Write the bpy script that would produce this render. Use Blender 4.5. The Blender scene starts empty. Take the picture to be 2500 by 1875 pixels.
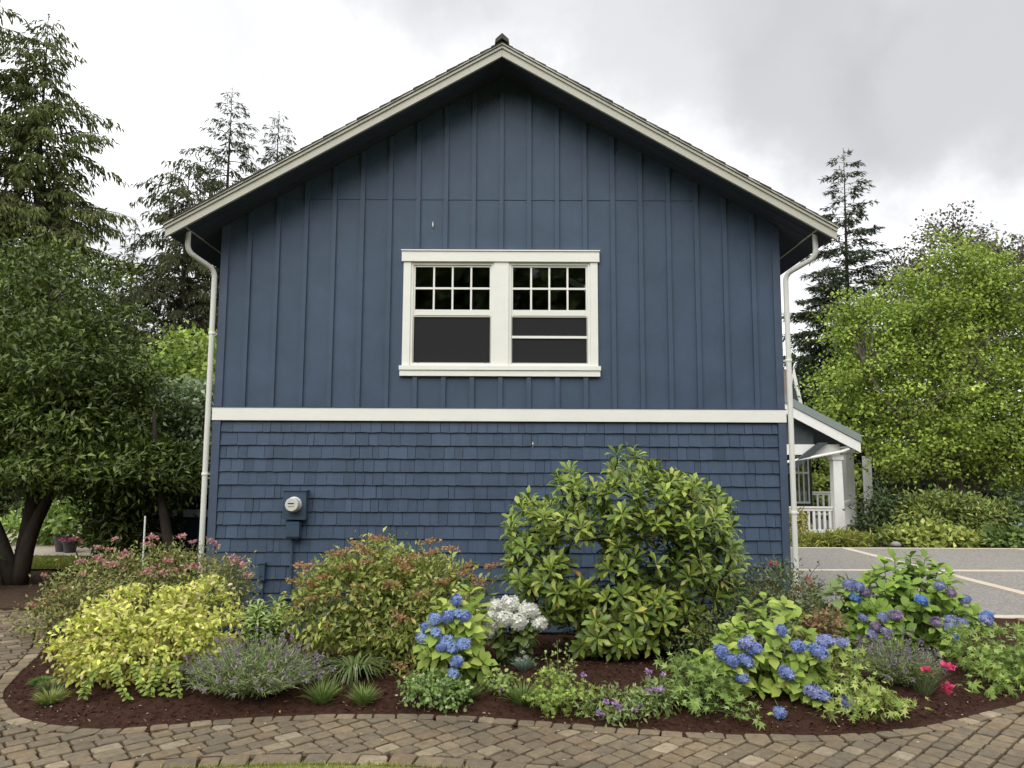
import bpy, bmesh, math, random
import numpy as np
from mathutils import Vector, Matrix

random.seed(7)
RNG = np.random.default_rng(11)
R = math.radians
scene = bpy.context.scene
col = scene.collection

# ------------------------------------------------------------------ camera
cam_d = bpy.data.cameras.new("camera")
cam_d.sensor_width = 36.0
cam_d.lens = 25.92
cam_d.clip_end = 2000
cam = bpy.data.objects.new("camera", cam_d)
col.objects.link(cam)
cam.matrix_world = Matrix.Translation((0, 0, 1.75)) @ Matrix.Rotation(R(96.2), 4, 'X') @ Matrix.Rotation(R(0.25), 4, 'Z')
scene.camera = cam
CAM = np.array([0, 0, 1.75])

# ------------------------------------------------------------------ light and exposure
SUN_EL, SUN_AZ = 43.0, 200.0          # azimuth clockwise from +Y: high, behind the viewer
world = bpy.data.worlds.new("World")
scene.world = world
world.use_nodes = True
wn, wl = world.node_tree.nodes, world.node_tree.links
wn.clear()


def N(nodes, typ, **kw):
    n = nodes.new(typ)
    for k, v in kw.items():
        setattr(n, k, v)
    return n


w_out = N(wn, 'ShaderNodeOutputWorld')
w_bg = N(wn, 'ShaderNodeBackground')
w_bg.inputs['Strength'].default_value = 0.1
wl.new(w_bg.outputs[0], w_out.inputs[0])
w_sky = N(wn, 'ShaderNodeTexSky', sky_type='NISHITA', sun_disc=False)
w_sky.sun_elevation = R(SUN_EL)
w_sky.sun_rotation = R(SUN_AZ)
w_tc = N(wn, 'ShaderNodeTexCoord')
# slow warp of the direction so cloud edges are ragged
w_n0 = N(wn, 'ShaderNodeTexNoise')
w_n0.inputs['Scale'].default_value = 4.0
w_n0.inputs['Detail'].default_value = 9
w_n0.inputs['Roughness'].default_value = 0.55
wl.new(w_tc.outputs['Generated'], w_n0.inputs['Vector'])
w_sub = N(wn, 'ShaderNodeVectorMath', operation='SUBTRACT')
w_sub.inputs[1].default_value = (.5, .5, .5)
wl.new(w_n0.outputs['Color'], w_sub.inputs[0])
w_sc = N(wn, 'ShaderNodeVectorMath', operation='SCALE')
w_sc.inputs['Scale'].default_value = 0.42
wl.new(w_sub.outputs[0], w_sc.inputs[0])
w_add = N(wn, 'ShaderNodeVectorMath', operation='ADD')
wl.new(w_tc.outputs['Generated'], w_add.inputs[0])
wl.new(w_sc.outputs[0], w_add.inputs[1])
w_norm = N(wn, 'ShaderNodeVectorMath', operation='NORMALIZE')
wl.new(w_add.outputs[0], w_norm.inputs[0])
# the overcast's grey undersides: general noise plus the banks over the roof
w_n1 = N(wn, 'ShaderNodeTexNoise')
w_n1.inputs['Scale'].default_value = 3.0
w_n1.inputs['Detail'].default_value = 5
wl.new(w_norm.outputs[0], w_n1.inputs['Vector'])
w_r1 = N(wn, 'ShaderNodeMapRange', interpolation_type='SMOOTHSTEP')
for i, v in ((1, .42), (2, .68), (3, 0.0), (4, 0.70)):
    w_r1.inputs[i].default_value = v
wl.new(w_n1.outputs['Fac'], w_r1.inputs[0])
acc = w_r1.outputs[0]
BANKS = [((0.189, 0.832, 0.521), 12, .75), ((0.368, 0.803, 0.469), 12, .85), ((0.515, 0.747, 0.421), 13, .85),
         ((-0.30, 0.838, 0.455), 7, .55), ((-0.317, 0.760, 0.568), 11, .6), ((-0.06, 0.790, 0.610), 13, .75),
         ((0.66, 0.62, 0.42), 15, .8), ((0.30, 0.70, 0.65), 18, .8), ((0.54, 0.80, 0.25), 5, .3)]
for c, rad, amt in BANKS:
    c = Vector(c).normalized()
    dt = N(wn, 'ShaderNodeVectorMath', operation='DOT_PRODUCT')
    dt.inputs[1].default_value = c
    wl.new(w_norm.outputs[0], dt.inputs[0])
    mr = N(wn, 'ShaderNodeMapRange', interpolation_type='SMOOTHSTEP')
    mr.inputs[1].default_value = math.cos(R(rad * 1.15))
    mr.inputs[2].default_value = math.cos(R(rad * 0.25))
    mr.inputs[3].default_value = 0
    mr.inputs[4].default_value = amt
    wl.new(dt.outputs['Value'], mr.inputs[0])
    mx = N(wn, 'ShaderNodeMath', operation='SMOOTH_MAX')
    mx.inputs[2].default_value = .35
    wl.new(acc, mx.inputs[0])
    wl.new(mr.outputs[0], mx.inputs[1])
    acc = mx.outputs[0]
w_cl = N(wn, 'ShaderNodeMix', data_type='RGBA')
w_cl.inputs['A'].default_value = (10.6, 10.7, 10.8, 1)
w_cl.inputs['B'].default_value = (2.85, 2.88, 2.95, 1)
wl.new(acc, w_cl.inputs['Factor'])
w_mix = N(wn, 'ShaderNodeMix', data_type='RGBA')
w_mix.inputs['Factor'].default_value = 0.96
wl.new(w_sky.outputs[0], w_mix.inputs['A'])
wl.new(w_cl.outputs['Result'], w_mix.inputs['B'])
wl.new(w_mix.outputs['Result'], w_bg.inputs['Color'])

sun_d = bpy.data.lights.new("sun", 'SUN')
sun_d.energy = 1.5
sun_d.angle = R(55)
sun_d.color = (1.0, 0.97, 0.92)
sun = bpy.data.objects.new("sun", sun_d)
col.objects.link(sun)
sd = Vector((math.sin(R(SUN_AZ)) * math.cos(R(SUN_EL)), math.cos(R(SUN_AZ)) * math.cos(R(SUN_EL)), math.sin(R(SUN_EL))))
sun.rotation_euler = sd.to_track_quat('Z', 'Y').to_euler()
sun.location = (0, -5, 20)

scene.cycles.max_bounces = 6
scene.cycles.diffuse_bounces = 3
scene.cycles.glossy_bounces = 3
scene.cycles.transmission_bounces = 3
scene.cycles.transparent_max_bounces = 6
scene.cycles.use_denoising = True
scene.view_settings.view_transform = 'Standard'
scene.view_settings.look = 'None'
scene.view_settings.gamma = 1
scene.view_settings.exposure = 0.78
scene.view_settings.use_curve_mapping = False

# ------------------------------------------------------------------ materials
MATS = {}


def new_mat(name):
    m = bpy.data.materials.new(name)
    m.use_nodes = True
    MATS[name] = m
    nt = m.node_tree
    return m, nt.nodes, nt.links, nt.nodes['Principled BSDF']


def rgba(c):
    return (c[0], c[1], c[2], 1)


def surf(name, c, rough=.6, var=.12, scale=6., bump=0., bscale=40., spec=.4, c2=None, stretch=(1, 1, 1), metal=0.0, dirt=None, rnd=0.0):
    """painted or mineral surface: two-tone noise, fine relief, optional per-piece tone"""
    m, nd, lk, p = new_mat(name)
    p.inputs['Roughness'].default_value = rough
    p.inputs['Specular IOR Level'].default_value = spec
    p.inputs['Metallic'].default_value = metal
    tc = N(nd, 'ShaderNodeTexCoord')
    geo = N(nd, 'ShaderNodeNewGeometry')
    mp = N(nd, 'ShaderNodeMapping')
    mp.inputs['Scale'].default_value = stretch
    lk.new(geo.outputs['Position'], mp.inputs['Vector'])
    n1 = N(nd, 'ShaderNodeTexNoise')
    n1.inputs['Scale'].default_value = scale
    n1.inputs['Detail'].default_value = 8
    n1.inputs['Roughness'].default_value = .65
    lk.new(mp.outputs[0], n1.inputs['Vector'])
    ra = N(nd, 'ShaderNodeValToRGB')
    ra.color_ramp.elements[0].position = .3
    ra.color_ramp.elements[1].position = .7
    ca = [v * (1 - var) for v in c]
    cb = c2 if c2 else [min(1, v * (1 + var)) for v in c]
    ra.color_ramp.elements[0].color = rgba(ca)
    ra.color_ramp.elements[1].color = rgba(cb)
    lk.new(n1.outputs['Fac'], ra.inputs[0])
    out = ra.outputs[0]
    if dirt:
        n3 = N(nd, 'ShaderNodeTexNoise')
        n3.inputs['Scale'].default_value = dirt[1]
        n3.inputs['Detail'].default_value = 10
        n3.inputs['Roughness'].default_value = .7
        lk.new(mp.outputs[0], n3.inputs['Vector'])
        r3 = N(nd, 'ShaderNodeMapRange')
        r3.inputs[1].default_value = .55
        r3.inputs[2].default_value = .8
        r3.inputs[4].default_value = dirt[2]
        lk.new(n3.outputs['Fac'], r3.inputs[0])
        mx = N(nd, 'ShaderNodeMix', data_type='RGBA')
        mx.inputs['B'].default_value = rgba(dirt[0])
        lk.new(r3.outputs[0], mx.inputs['Factor'])
        lk.new(out, mx.inputs['A'])
        out = mx.outputs['Result']
    if rnd:
        v = piece_random(nd, lk)
        mr = N(nd, 'ShaderNodeMapRange')
        mr.inputs[3].default_value = 1 - rnd
        mr.inputs[4].default_value = 1 + rnd
        lk.new(v, mr.inputs[0])
        hs = N(nd, 'ShaderNodeHueSaturation')
        lk.new(mr.outputs[0], hs.inputs['Value'])
        lk.new(out, hs.inputs['Color'])
        out = hs.outputs[0]
    lk.new(out, p.inputs['Base Color'])
    if bump:
        n2 = N(nd, 'ShaderNodeTexNoise')
        n2.inputs['Scale'].default_value = bscale
        n2.inputs['Detail'].default_value = 5
        lk.new(mp.outputs[0], n2.inputs['Vector'])
        b = N(nd, 'ShaderNodeBump')
        b.inputs['Strength'].default_value = bump
        b.inputs['Distance'].default_value = .01
        lk.new(n2.outputs['Fac'], b.inputs['Height'])
        lk.new(b.outputs[0], p.inputs['Normal'])
    return m


def piece_random(nd, lk):
    """0..1 per piece: the object's own random number plus a 'rnd' attribute in joined meshes"""
    oi = N(nd, 'ShaderNodeObjectInfo')
    at = N(nd, 'ShaderNodeAttribute', attribute_name='rnd')
    ad = N(nd, 'ShaderNodeMath', operation='ADD')
    lk.new(oi.outputs['Random'], ad.inputs[0])
    lk.new(at.outputs['Fac'], ad.inputs[1])
    fr = N(nd, 'ShaderNodeMath', operation='FRACT')
    lk.new(ad.outputs[0], fr.inputs[0])
    return fr.outputs[0]


def leaf_mat(name, rough=.5, spec=.35, trans=.25, var=.12, gain=1.0):
    """colour from the leaf's own 'col' attribute, a little light passing through"""
    m, nd, lk, p = new_mat(name)
    at = N(nd, 'ShaderNodeAttribute', attribute_name='col')
    v = piece_random(nd, lk)
    mr = N(nd, 'ShaderNodeMapRange')
    mr.inputs[3].default_value = (1 - var) * gain
    mr.inputs[4].default_value = (1 + var) * gain
    lk.new(v, mr.inputs[0])
    hs = N(nd, 'ShaderNodeHueSaturation')
    lk.new(mr.outputs[0], hs.inputs['Value'])
    lk.new(at.outputs['Color'], hs.inputs['Color'])
    lk.new(hs.outputs[0], p.inputs['Base Color'])
    p.inputs['Roughness'].default_value = rough
    p.inputs['Specular IOR Level'].default_value = spec
    if trans:
        tr = N(nd, 'ShaderNodeBsdfTranslucent')
        lk.new(hs.outputs[0], tr.inputs['Color'])
        mx = N(nd, 'ShaderNodeMixShader')
        mx.inputs[0].default_value = trans
        lk.new(p.outputs[0], mx.inputs[1])
        lk.new(tr.outputs[0], mx.inputs[2])
        lk.new(mx.outputs[0], nd['Material Output'].inputs['Surface'])
    return m


M_SIDING = surf('siding_blue', (.053, .082, .131), rough=.55, var=.15, scale=1.6, bump=.35, bscale=90, spec=.35, dirt=((.085, .115, .165), .9, .3))
M_SHINGLE = surf('shingle_blue', (.052, .079, .127), rough=.6, var=.14, scale=5, bump=.35, bscale=60, spec=.3, stretch=(1, 1, .25), rnd=.13)
M_WHITE = surf('trim_white', (.82, .82, .77), rough=.5, var=.04, scale=4, bump=.1, bscale=50, spec=.4, stretch=(.4, 1, 1), dirt=((.55, .56, .50), 3, .25))
M_PIPE = surf('pipe_white', (.70, .70, .65), rough=.45, var=.04, scale=2)
M_FASCIA = surf('fascia_greige', (.50, .49, .42), rough=.5, var=.05, scale=3, bump=.08, spec=.35, dirt=((.38, .38, .32), 4, .3))
M_SOFFIT = surf('soffit_dark', (.045, .058, .085), rough=.8, var=.08)
M_ROOF = surf('asphalt_shingle', (.075, .068, .062), rough=.9, var=.3, scale=30, bump=.5, bscale=120, rnd=.2)
M_CORNER = surf('corner_blue', (.058, .082, .130), rough=.6, var=.12, scale=3, dirt=((.16, .16, .17), 5, .4))
M_CONC = surf('concrete', (.30, .27, .23), rough=.9, var=.15, scale=9, bump=.3)
M_METERBOX = surf('meter_box_blue', (.045, .075, .115), rough=.45, var=.08, scale=8, dirt=((.03, .04, .05), 4, .5))
M_DIAL = surf('meter_glass', (.62, .62, .58), rough=.25, var=.05, spec=.6)
M_BLACK = surf('black_print', (.02, .02, .02), rough=.5, var=.05)
M_SCREEN = surf('insect_screen', (.026, .027, .028), rough=.9, var=.1, scale=60, spec=.1)
M_INNER = surf('interior_dark', (.06, .06, .06), rough=.9, var=.05)
M_SOIL = surf('soil', (.085, .055, .038), rough=.95, var=.35, scale=14, bump=.9, bscale=60, spec=.1)
M_MULCH = surf('mulch', (.046, .022, .015), rough=.95, var=.45, scale=22, bump=1.0, bscale=80, spec=.1, dirt=((.10, .065, .045), 7, .4))
M_GROUND = surf('ground', (.07, .085, .030), rough=.95, var=.4, scale=1.4, bump=.6, bscale=20, spec=.1, c2=(.085, .065, .035))
M_LAWN = surf('lawn', (.15, .20, .035), rough=.9, var=.25, scale=5, bump=.7, bscale=90, spec=.1, c2=(.22, .23, .06))
M_JOINT = surf('joint_sand', (.045, .027, .017), rough=.95, var=.35, scale=30, bump=.6, bscale=90, spec=.1)
M_DRIVE = surf('exposed_aggregate', (.25, .235, .212), rough=.9, var=.5, scale=26, bump=.5, bscale=90, spec=.2, dirt=((.20, .19, .18), 1.2, .6))
M_BAND = surf('driveway_band', (.56, .48, .38), rough=.85, var=.1, scale=3, bump=.2, dirt=((.50, .33, .20), .8, .6))
M_PATIO = surf('patio', (.42, .36, .29), rough=.9, var=.12, scale=5)
M_BARK = surf('bark', (.050, .040, .032), rough=.95, var=.35, scale=10, bump=1.0, bscale=25, spec=.1, stretch=(1, 1, .3))
M_BARKG = surf('bark_grey', (.13, .115, .095), rough=.95, var=.3, scale=12, bump=.8, bscale=30, spec=.1, stretch=(1, 1, .3))
M_STEM = surf('stem_green', (.10, .14, .05), rough=.7, var=.2)
M_TWIG = surf('twig_brown', (.10, .065, .045), rough=.9, var=.2)
M_POT = surf('pot_grey', (.075, .075, .08), rough=.6, var=.15)
M_TAG = surf('plant_tag', (.75, .75, .75), rough=.4, var=.03)
M_PORCHW = surf('porch_white', (.74, .74, .71), rough=.5, var=.05)
M_PORCHG = surf('porch_flashing', (.20, .235, .225), rough=.5, var=.06)
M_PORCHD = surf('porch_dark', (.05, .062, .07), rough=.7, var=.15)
M_DECK = surf('deck_grey', (.22, .22, .21), rough=.8, var=.1)
M_WOODROOF = surf('cedar_roof', (.22, .17, .14), rough=.9, var=.3, scale=12, bump=.5)
M_STONE = surf('grey_stone', (.28, .27, .26), rough=.9, var=.2, bump=.4)

M_LEAF = leaf_mat('leaf_soft', .5, .3, .26, gain=1.42)
M_GLOSS = leaf_mat('leaf_glossy', .38, .38, .16, gain=1.42)
M_NEEDLE = leaf_mat('needle', .8, .1, .2, gain=1.35)
M_PETAL = leaf_mat('petal', .6, .2, .3)
M_CHIP = leaf_mat('mulch_chip', .95, .1, 0, .3)


def paver_mat():
    m, nd, lk, p = new_mat('paver_concrete')
    v = piece_random(nd, lk)
    ra = N(nd, 'ShaderNodeValToRGB')
    ra.color_ramp.interpolation = 'LINEAR'
    stops = [(0, (.142, .114, .079)), (.18, (.180, .141, .093)), (.36, (.208, .161, .102)), (.55, (.150, .124, .090)),
             (.72, (.230, .175, .109)), (.86, (.178, .127, .080)), (.94, (.29, .235, .158)), (1, (.33, .27, .19))]
    e = ra.color_ramp.elements
    e[0].position, e[0].color = stops[0][0], rgba(stops[0][1])
    e[1].position, e[1].color = stops[-1][0], rgba(stops[-1][1])
    for s in stops[1:-1]:
        q = e.new(s[0])
        q.color = rgba(s[1])
    lk.new(v, ra.inputs[0])
    geo = N(nd, 'ShaderNodeNewGeometry')
    n1 = N(nd, 'ShaderNodeTexNoise')
    n1.inputs['Scale'].default_value = 22
    n1.inputs['Detail'].default_value = 9
    n1.inputs['Roughness'].default_value = .7
    lk.new(geo.outputs['Position'], n1.inputs['Vector'])
    mr = N(nd, 'ShaderNodeMapRange')
    mr.inputs[1].default_value = .3
    mr.inputs[2].default_value = .7
    mr.inputs[3].default_value = .72
    mr.inputs[4].default_value = 1.28
    lk.new(n1.outputs['Fac'], mr.inputs[0])
    hs = N(nd, 'ShaderNodeHueSaturation')
    lk.new(mr.outputs[0], hs.inputs['Value'])
    lk.new(ra.outputs[0], hs.inputs['Color'])
    # lichen and grime in big soft patches
    n3 = N(nd, 'ShaderNodeTexNoise')
    n3.inputs['Scale'].default_value = 1.3
    n3.inputs['Detail'].default_value = 6
    lk.new(geo.outputs['Position'], n3.inputs['Vector'])
    r3 = N(nd, 'ShaderNodeMapRange')
    r3.inputs[1].default_value = .45
    r3.inputs[2].default_value = .7
    r3.inputs[4].default_value = .55
    lk.new(n3.outputs['Fac'], r3.inputs[0])
    mx = N(nd, 'ShaderNodeMix', data_type='RGBA')
    mx.inputs['B'].default_value = (.085, .072, .052, 1)
    lk.new(r3.outputs[0], mx.inputs['Factor'])
    lk.new(hs.outputs[0], mx.inputs['A'])
    lk.new(mx.outputs['Result'], p.inputs['Base Color'])
    p.inputs['Roughness'].default_value = .8
    p.inputs['Specular IOR Level'].default_value = .25
    n2 = N(nd, 'ShaderNodeTexNoise')
    n2.inputs['Scale'].default_value = 60
    n2.inputs['Detail'].default_value = 6
    lk.new(geo.outputs['Position'], n2.inputs['Vector'])
    b = N(nd, 'ShaderNodeBump')
    b.inputs['Strength'].default_value = .5
    b.inputs['Distance'].default_value = .008
    lk.new(n2.outputs['Fac'], b.inputs['Height'])
    lk.new(b.outputs[0], p.inputs['Normal'])
    return m


M_PAVER = paver_mat()


def glass_mat():
    m, nd, lk, p = new_mat('window_glass')
    nd.remove(p)
    tr = N(nd, 'ShaderNodeBsdfTransparent')
    tr.inputs[0].default_value = (.55, .58, .57, 1)
    gl = N(nd, 'ShaderNodeBsdfGlossy')
    gl.inputs['Roughness'].default_value = .03
    fr = N(nd, 'ShaderNodeFresnel')
    fr.inputs['IOR'].default_value = 1.85
    geo = N(nd, 'ShaderNodeNewGeometry')
    n2 = N(nd, 'ShaderNodeTexNoise')
    n2.inputs['Scale'].default_value = 2.5
    lk.new(geo.outputs['Position'], n2.inputs['Vector'])
    b = N(nd, 'ShaderNodeBump')
    b.inputs['Strength'].default_value = .06
    b.inputs['Distance'].default_value = .02
    lk.new(n2.outputs['Fac'], b.inputs['Height'])
    lk.new(b.outputs[0], gl.inputs['Normal'])
    mx = N(nd, 'ShaderNodeMixShader')
    lk.new(fr.outputs[0], mx.inputs[0])
    lk.new(tr.outputs[0], mx.inputs[1])
    lk.new(gl.outputs[0], mx.inputs[2])
    lk.new(mx.outputs[0], nd['Material Output'].inputs['Surface'])
    return m


M_GLASS = glass_mat()

# ------------------------------------------------------------------ object helpers
ORG = {}


def reg(o, parent=None, org=None):
    col.objects.link(o)
    if parent is not None:
        o.parent = parent
        ORG[o.name] = ORG[parent.name] if org is None else org
    else:
        ORG[o.name] = Vector((0, 0, 0)) if org is None else Vector(org)
    return o


def tag(o, label=None, cat=None, group=None, kind=None):
    if label:
        o['label'] = label
    if cat:
        o['category'] = cat
    if group:
        o['group'] = group
    if kind:
        o['kind'] = kind
    return o


def thing(name, label, cat, loc, group=None):
    o = bpy.data.objects.new(name, None)
    o.empty_display_size = .2
    o.location = loc
    reg(o, None, loc)
    return tag(o, label, cat, group)


class MB:
    def __init__(s):
        s.v, s.f, s.r = [], [], []

    def add(s, vs, fs, rnd=0.0):
        b = len(s.v)
        s.v += [tuple(p) for p in vs]
        s.f += [tuple(i + b for i in q) for q in fs]
        s.r += [rnd] * len(vs)

    def box(s, x0, x1, y0, y1, z0, z1, rnd=0.0):
        vs = [(x0, y0, z0), (x1, y0, z0), (x1, y1, z0), (x0, y1, z0), (x0, y0, z1), (x1, y0, z1), (x1, y1, z1), (x0, y1, z1)]
        s.add(vs, [(0, 3, 2, 1), (4, 5, 6, 7), (0, 1, 5, 4), (1, 2, 6, 5), (2, 3, 7, 6), (3, 0, 4, 7)], rnd)
        return s

    def prism(s, poly, y0, y1, rnd=0.0):
        """polygon in x,z (any winding, convex or not) pulled along y"""
        n = len(poly)
        a = sum(poly[i][0] * poly[(i + 1) % n][1] - poly[(i + 1) % n][0] * poly[i][1] for i in range(n))
        if a < 0:
            poly = poly[::-1]
        vs = [(p[0], y0, p[1]) for p in poly] + [(p[0], y1, p[1]) for p in poly]
        fs = [tuple(range(n)), tuple(range(2 * n - 1, n - 1, -1))]
        fs += [(i + n, (i + 1) % n + n, (i + 1) % n, i) for i in range(n)]
        s.add(vs, fs, rnd)
        return s

    def zprism(s, poly, z0, z1, rnd=0.0, inset=0.0):
        n = len(poly)
        a = sum(poly[i][0] * poly[(i + 1) % n][1] - poly[(i + 1) % n][0] * poly[i][1] for i in range(n))
        if a < 0:
            poly = poly[::-1]
        vs = [(p[0], p[1], z0) for p in poly] + [(p[0], p[1], z1) for p in poly]
        fs = [tuple(range(n - 1, -1, -1)), tuple(range(n, 2 * n))]
        fs += [(i, (i + 1) % n, (i + 1) % n + n, i + n) for i in range(n)]
        s.add(vs, fs, rnd)
        return s

    def tube(s, pts, radii, sides=6, cap=True):
        pts = [Vector(p) for p in pts]
        if not hasattr(radii, '__len__'):
            radii = [radii] * len(pts)
        n = len(pts)
        vs = []
        ref = None
        for i, p in enumerate(pts):
            t = (pts[min(i + 1, n - 1)] - pts[max(i - 1, 0)])
            if t.length < 1e-9:
                t = Vector((0, 0, 1))
            t.normalize()
            if ref is None:
                ref = Vector((1, 0, 0)) if abs(t.x) < .8 else Vector((0, 1, 0))
            u = (ref - t * ref.dot(t)).normalized()
            ref = u
            w = t.cross(u)
            for k in range(sides):
                a = 2 * math.pi * k / sides
                vs.append(p + (u * math.cos(a) + w * math.sin(a)) * radii[i])
        fs = []
        for i in range(n - 1):
            for k in range(sides):
                a, b = i * sides + k, i * sides + (k + 1) % sides
                fs.append((a, b, b + sides, a + sides))
        if cap:
            fs.append(tuple(range(sides - 1, -1, -1)))
            fs.append(tuple(range((n - 1) * sides, n * sides)))
        s.add(vs, fs)
        return s

    def lathe(s, c, prof, sides=16):
        """profile [(r,z)] round the vertical through c"""
        vs, fs = [], []
        for r, z in prof:
            for k in range(sides):
                a = 2 * math.pi * k / sides
                vs.append((c[0] + r * math.cos(a), c[1] + r * math.sin(a), c[2] + z))
        for i in range(len(prof) - 1):
            for k in range(sides):
                a, b = i * sides + k, i * sides + (k + 1) % sides
                fs.append((a, b, b + sides, a + sides))
        fs.append(tuple(range(sides - 1, -1, -1)))
        fs.append(tuple(range((len(prof) - 1) * sides, len(prof) * sides)))
        s.add(vs, fs)
        return s

    def build(s, name, mat, parent=None, smooth=False, kind=None, label=None):
        org = ORG[parent.name] if parent is not None else Vector((0, 0, 0))
        me = bpy.data.meshes.new(name)
        me.from_pydata([(p[0] - org[0], p[1] - org[1], p[2] - org[2]) for p in s.v], [], s.f)
        if any(s.r):
            at = me.attributes.new('rnd', 'FLOAT', 'POINT')
            at.data.foreach_set('value', s.r)
        me.materials.append(mat)
        if smooth:
            me.polygons.foreach_set('use_smooth', [True] * len(me.polygons))
        me.update()
        o = bpy.data.objects.new(name, me)
        reg(o, parent)
        return tag(o, label, None, None, kind)


# ------------------------------------------------------------------ leaf helpers (numpy)
def _norm(a):
    return a / np.maximum(np.linalg.norm(a, axis=-1, keepdims=True), 1e-9)


T_DIAMOND = (np.array([(0, 0, 0), (-.5, .45, .10), (.5, .45, .10), (0, 1, -.06)], float), [(0, 2, 3), (0, 3, 1)])
T_LEAF = (np.array([(0, 0, 0), (0, .35, .03), (0, .72, .01), (0, 1, -.12), (-.42, .33, .10), (-.42, .68, .06), (.42, .33, .10), (.42, .68, .06)], float),
          [(0, 6, 1), (0, 1, 4), (1, 6, 7), (1, 7, 2), (1, 2, 5), (1, 5, 4), (2, 7, 3), (2, 3, 5)])
T_OBOV = (np.array([(0, 0, 0), (0, .4, .02), (0, .75, -.01), (0, 1, -.13), (-.26, .38, .06), (-.46, .72, .05), (.26, .38, .06), (.46, .72, .05)], float), T_LEAF[1])
T_BLADE = (np.array([(-.5, 0, 0), (.5, 0, 0), (-.45, .36, .02), (.45, .36, .02), (-.3, .7, -.08), (.3, .7, -.08), (0, 1, -.26)], float),
           [(0, 1, 3), (0, 3, 2), (2, 3, 5), (2, 5, 4), (4, 5, 6)])
_star = [(0, 0, .06)] + [((.5 if k % 2 == 0 else .24) * math.sin(2 * math.pi * k / 10), (.5 if k % 2 == 0 else .24) * math.cos(2 * math.pi * k / 10), 0) for k in range(10)]
T_STAR = (np.array(_star, float), [(0, (k + 1) % 10 + 1, k + 1) for k in range(10)])
_quad = [(0, 0, .02)] + [((.5 if k % 2 == 0 else .16) * math.sin(2 * math.pi * k / 8), (.5 if k % 2 == 0 else .16) * math.cos(2 * math.pi * k / 8), .08 if k % 2 == 0 else 0) for k in range(8)]
_quad2 = [(0, 0, .0)] + [((.52 if k % 4 in (1, 2, 3) else .14) * math.sin(2 * math.pi * k / 16) * (1.0 if k % 4 != 2 else 1.06), (.52 if k % 4 in (1, 2, 3) else .14) * math.cos(2 * math.pi * k / 16), .08 if k % 4 in (1, 3) else 0.02) for k in range(16)]
T_FLORET = (np.array(_quad2, float), [(0, (k + 1) % 16 + 1, k + 1) for k in range(16)])
# a leaf cut into five fingers
_palm = [(0, 0, 0)]
for _k, (_a, _l) in enumerate([(-100, .5), (-75, .22), (-48, .8), (-24, .3), (0, 1.), (24, .3), (48, .8), (75, .22), (100, .5)]):
    _palm.append((_l * math.sin(R(_a)) * .8, .12 + _l * math.cos(R(_a)) * .85, -.1 * _l))
T_PALM = (np.array(_palm, float), [(0, k + 2, k + 1) for k in range(0, 8)])
T_PALM = (T_PALM[0], [(0, k, k + 1) for k in range(1, 9)])


def frames(d, n):
    d = _norm(d)
    x = np.cross(d, n)
    bad = np.linalg.norm(x, axis=1) < 1e-4
    x[bad] = np.cross(d[bad], np.array([.3, .9, .2]))
    x = _norm(x)
    z = np.cross(x, d)
    return x, d, z


def mesh_from(name, V, F, C=None, mat=None, smooth=True, rnd=None):
    me = bpy.data.meshes.new(name)
    V = np.asarray(V, np.float32)
    F = np.asarray(F, np.int32)
    me.vertices.add(len(V))
    me.vertices.foreach_set('co', V.ravel())
    k = F.shape[1]
    me.loops.add(F.size)
    me.loops.foreach_set('vertex_index', F.ravel())
    me.polygons.add(len(F))
    me.polygons.foreach_set('loop_start', np.arange(0, F.size, k, dtype=np.int32))
    me.polygons.foreach_set('use_smooth', np.full(len(F), smooth))
    if C is not None:
        a = me.attributes.new('col', 'FLOAT_COLOR', 'POINT')
        a.data.foreach_set('color', np.concatenate([C, np.ones((len(C), 1))], 1).astype(np.float32).ravel())
    if rnd is not None:
        a = me.attributes.new('rnd', 'FLOAT', 'POINT')
        a.data.foreach_set('value', np.asarray(rnd, np.float32))
    if mat:
        me.materials.append(mat)
    me.update(calc_edges=True)
    return me


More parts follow.
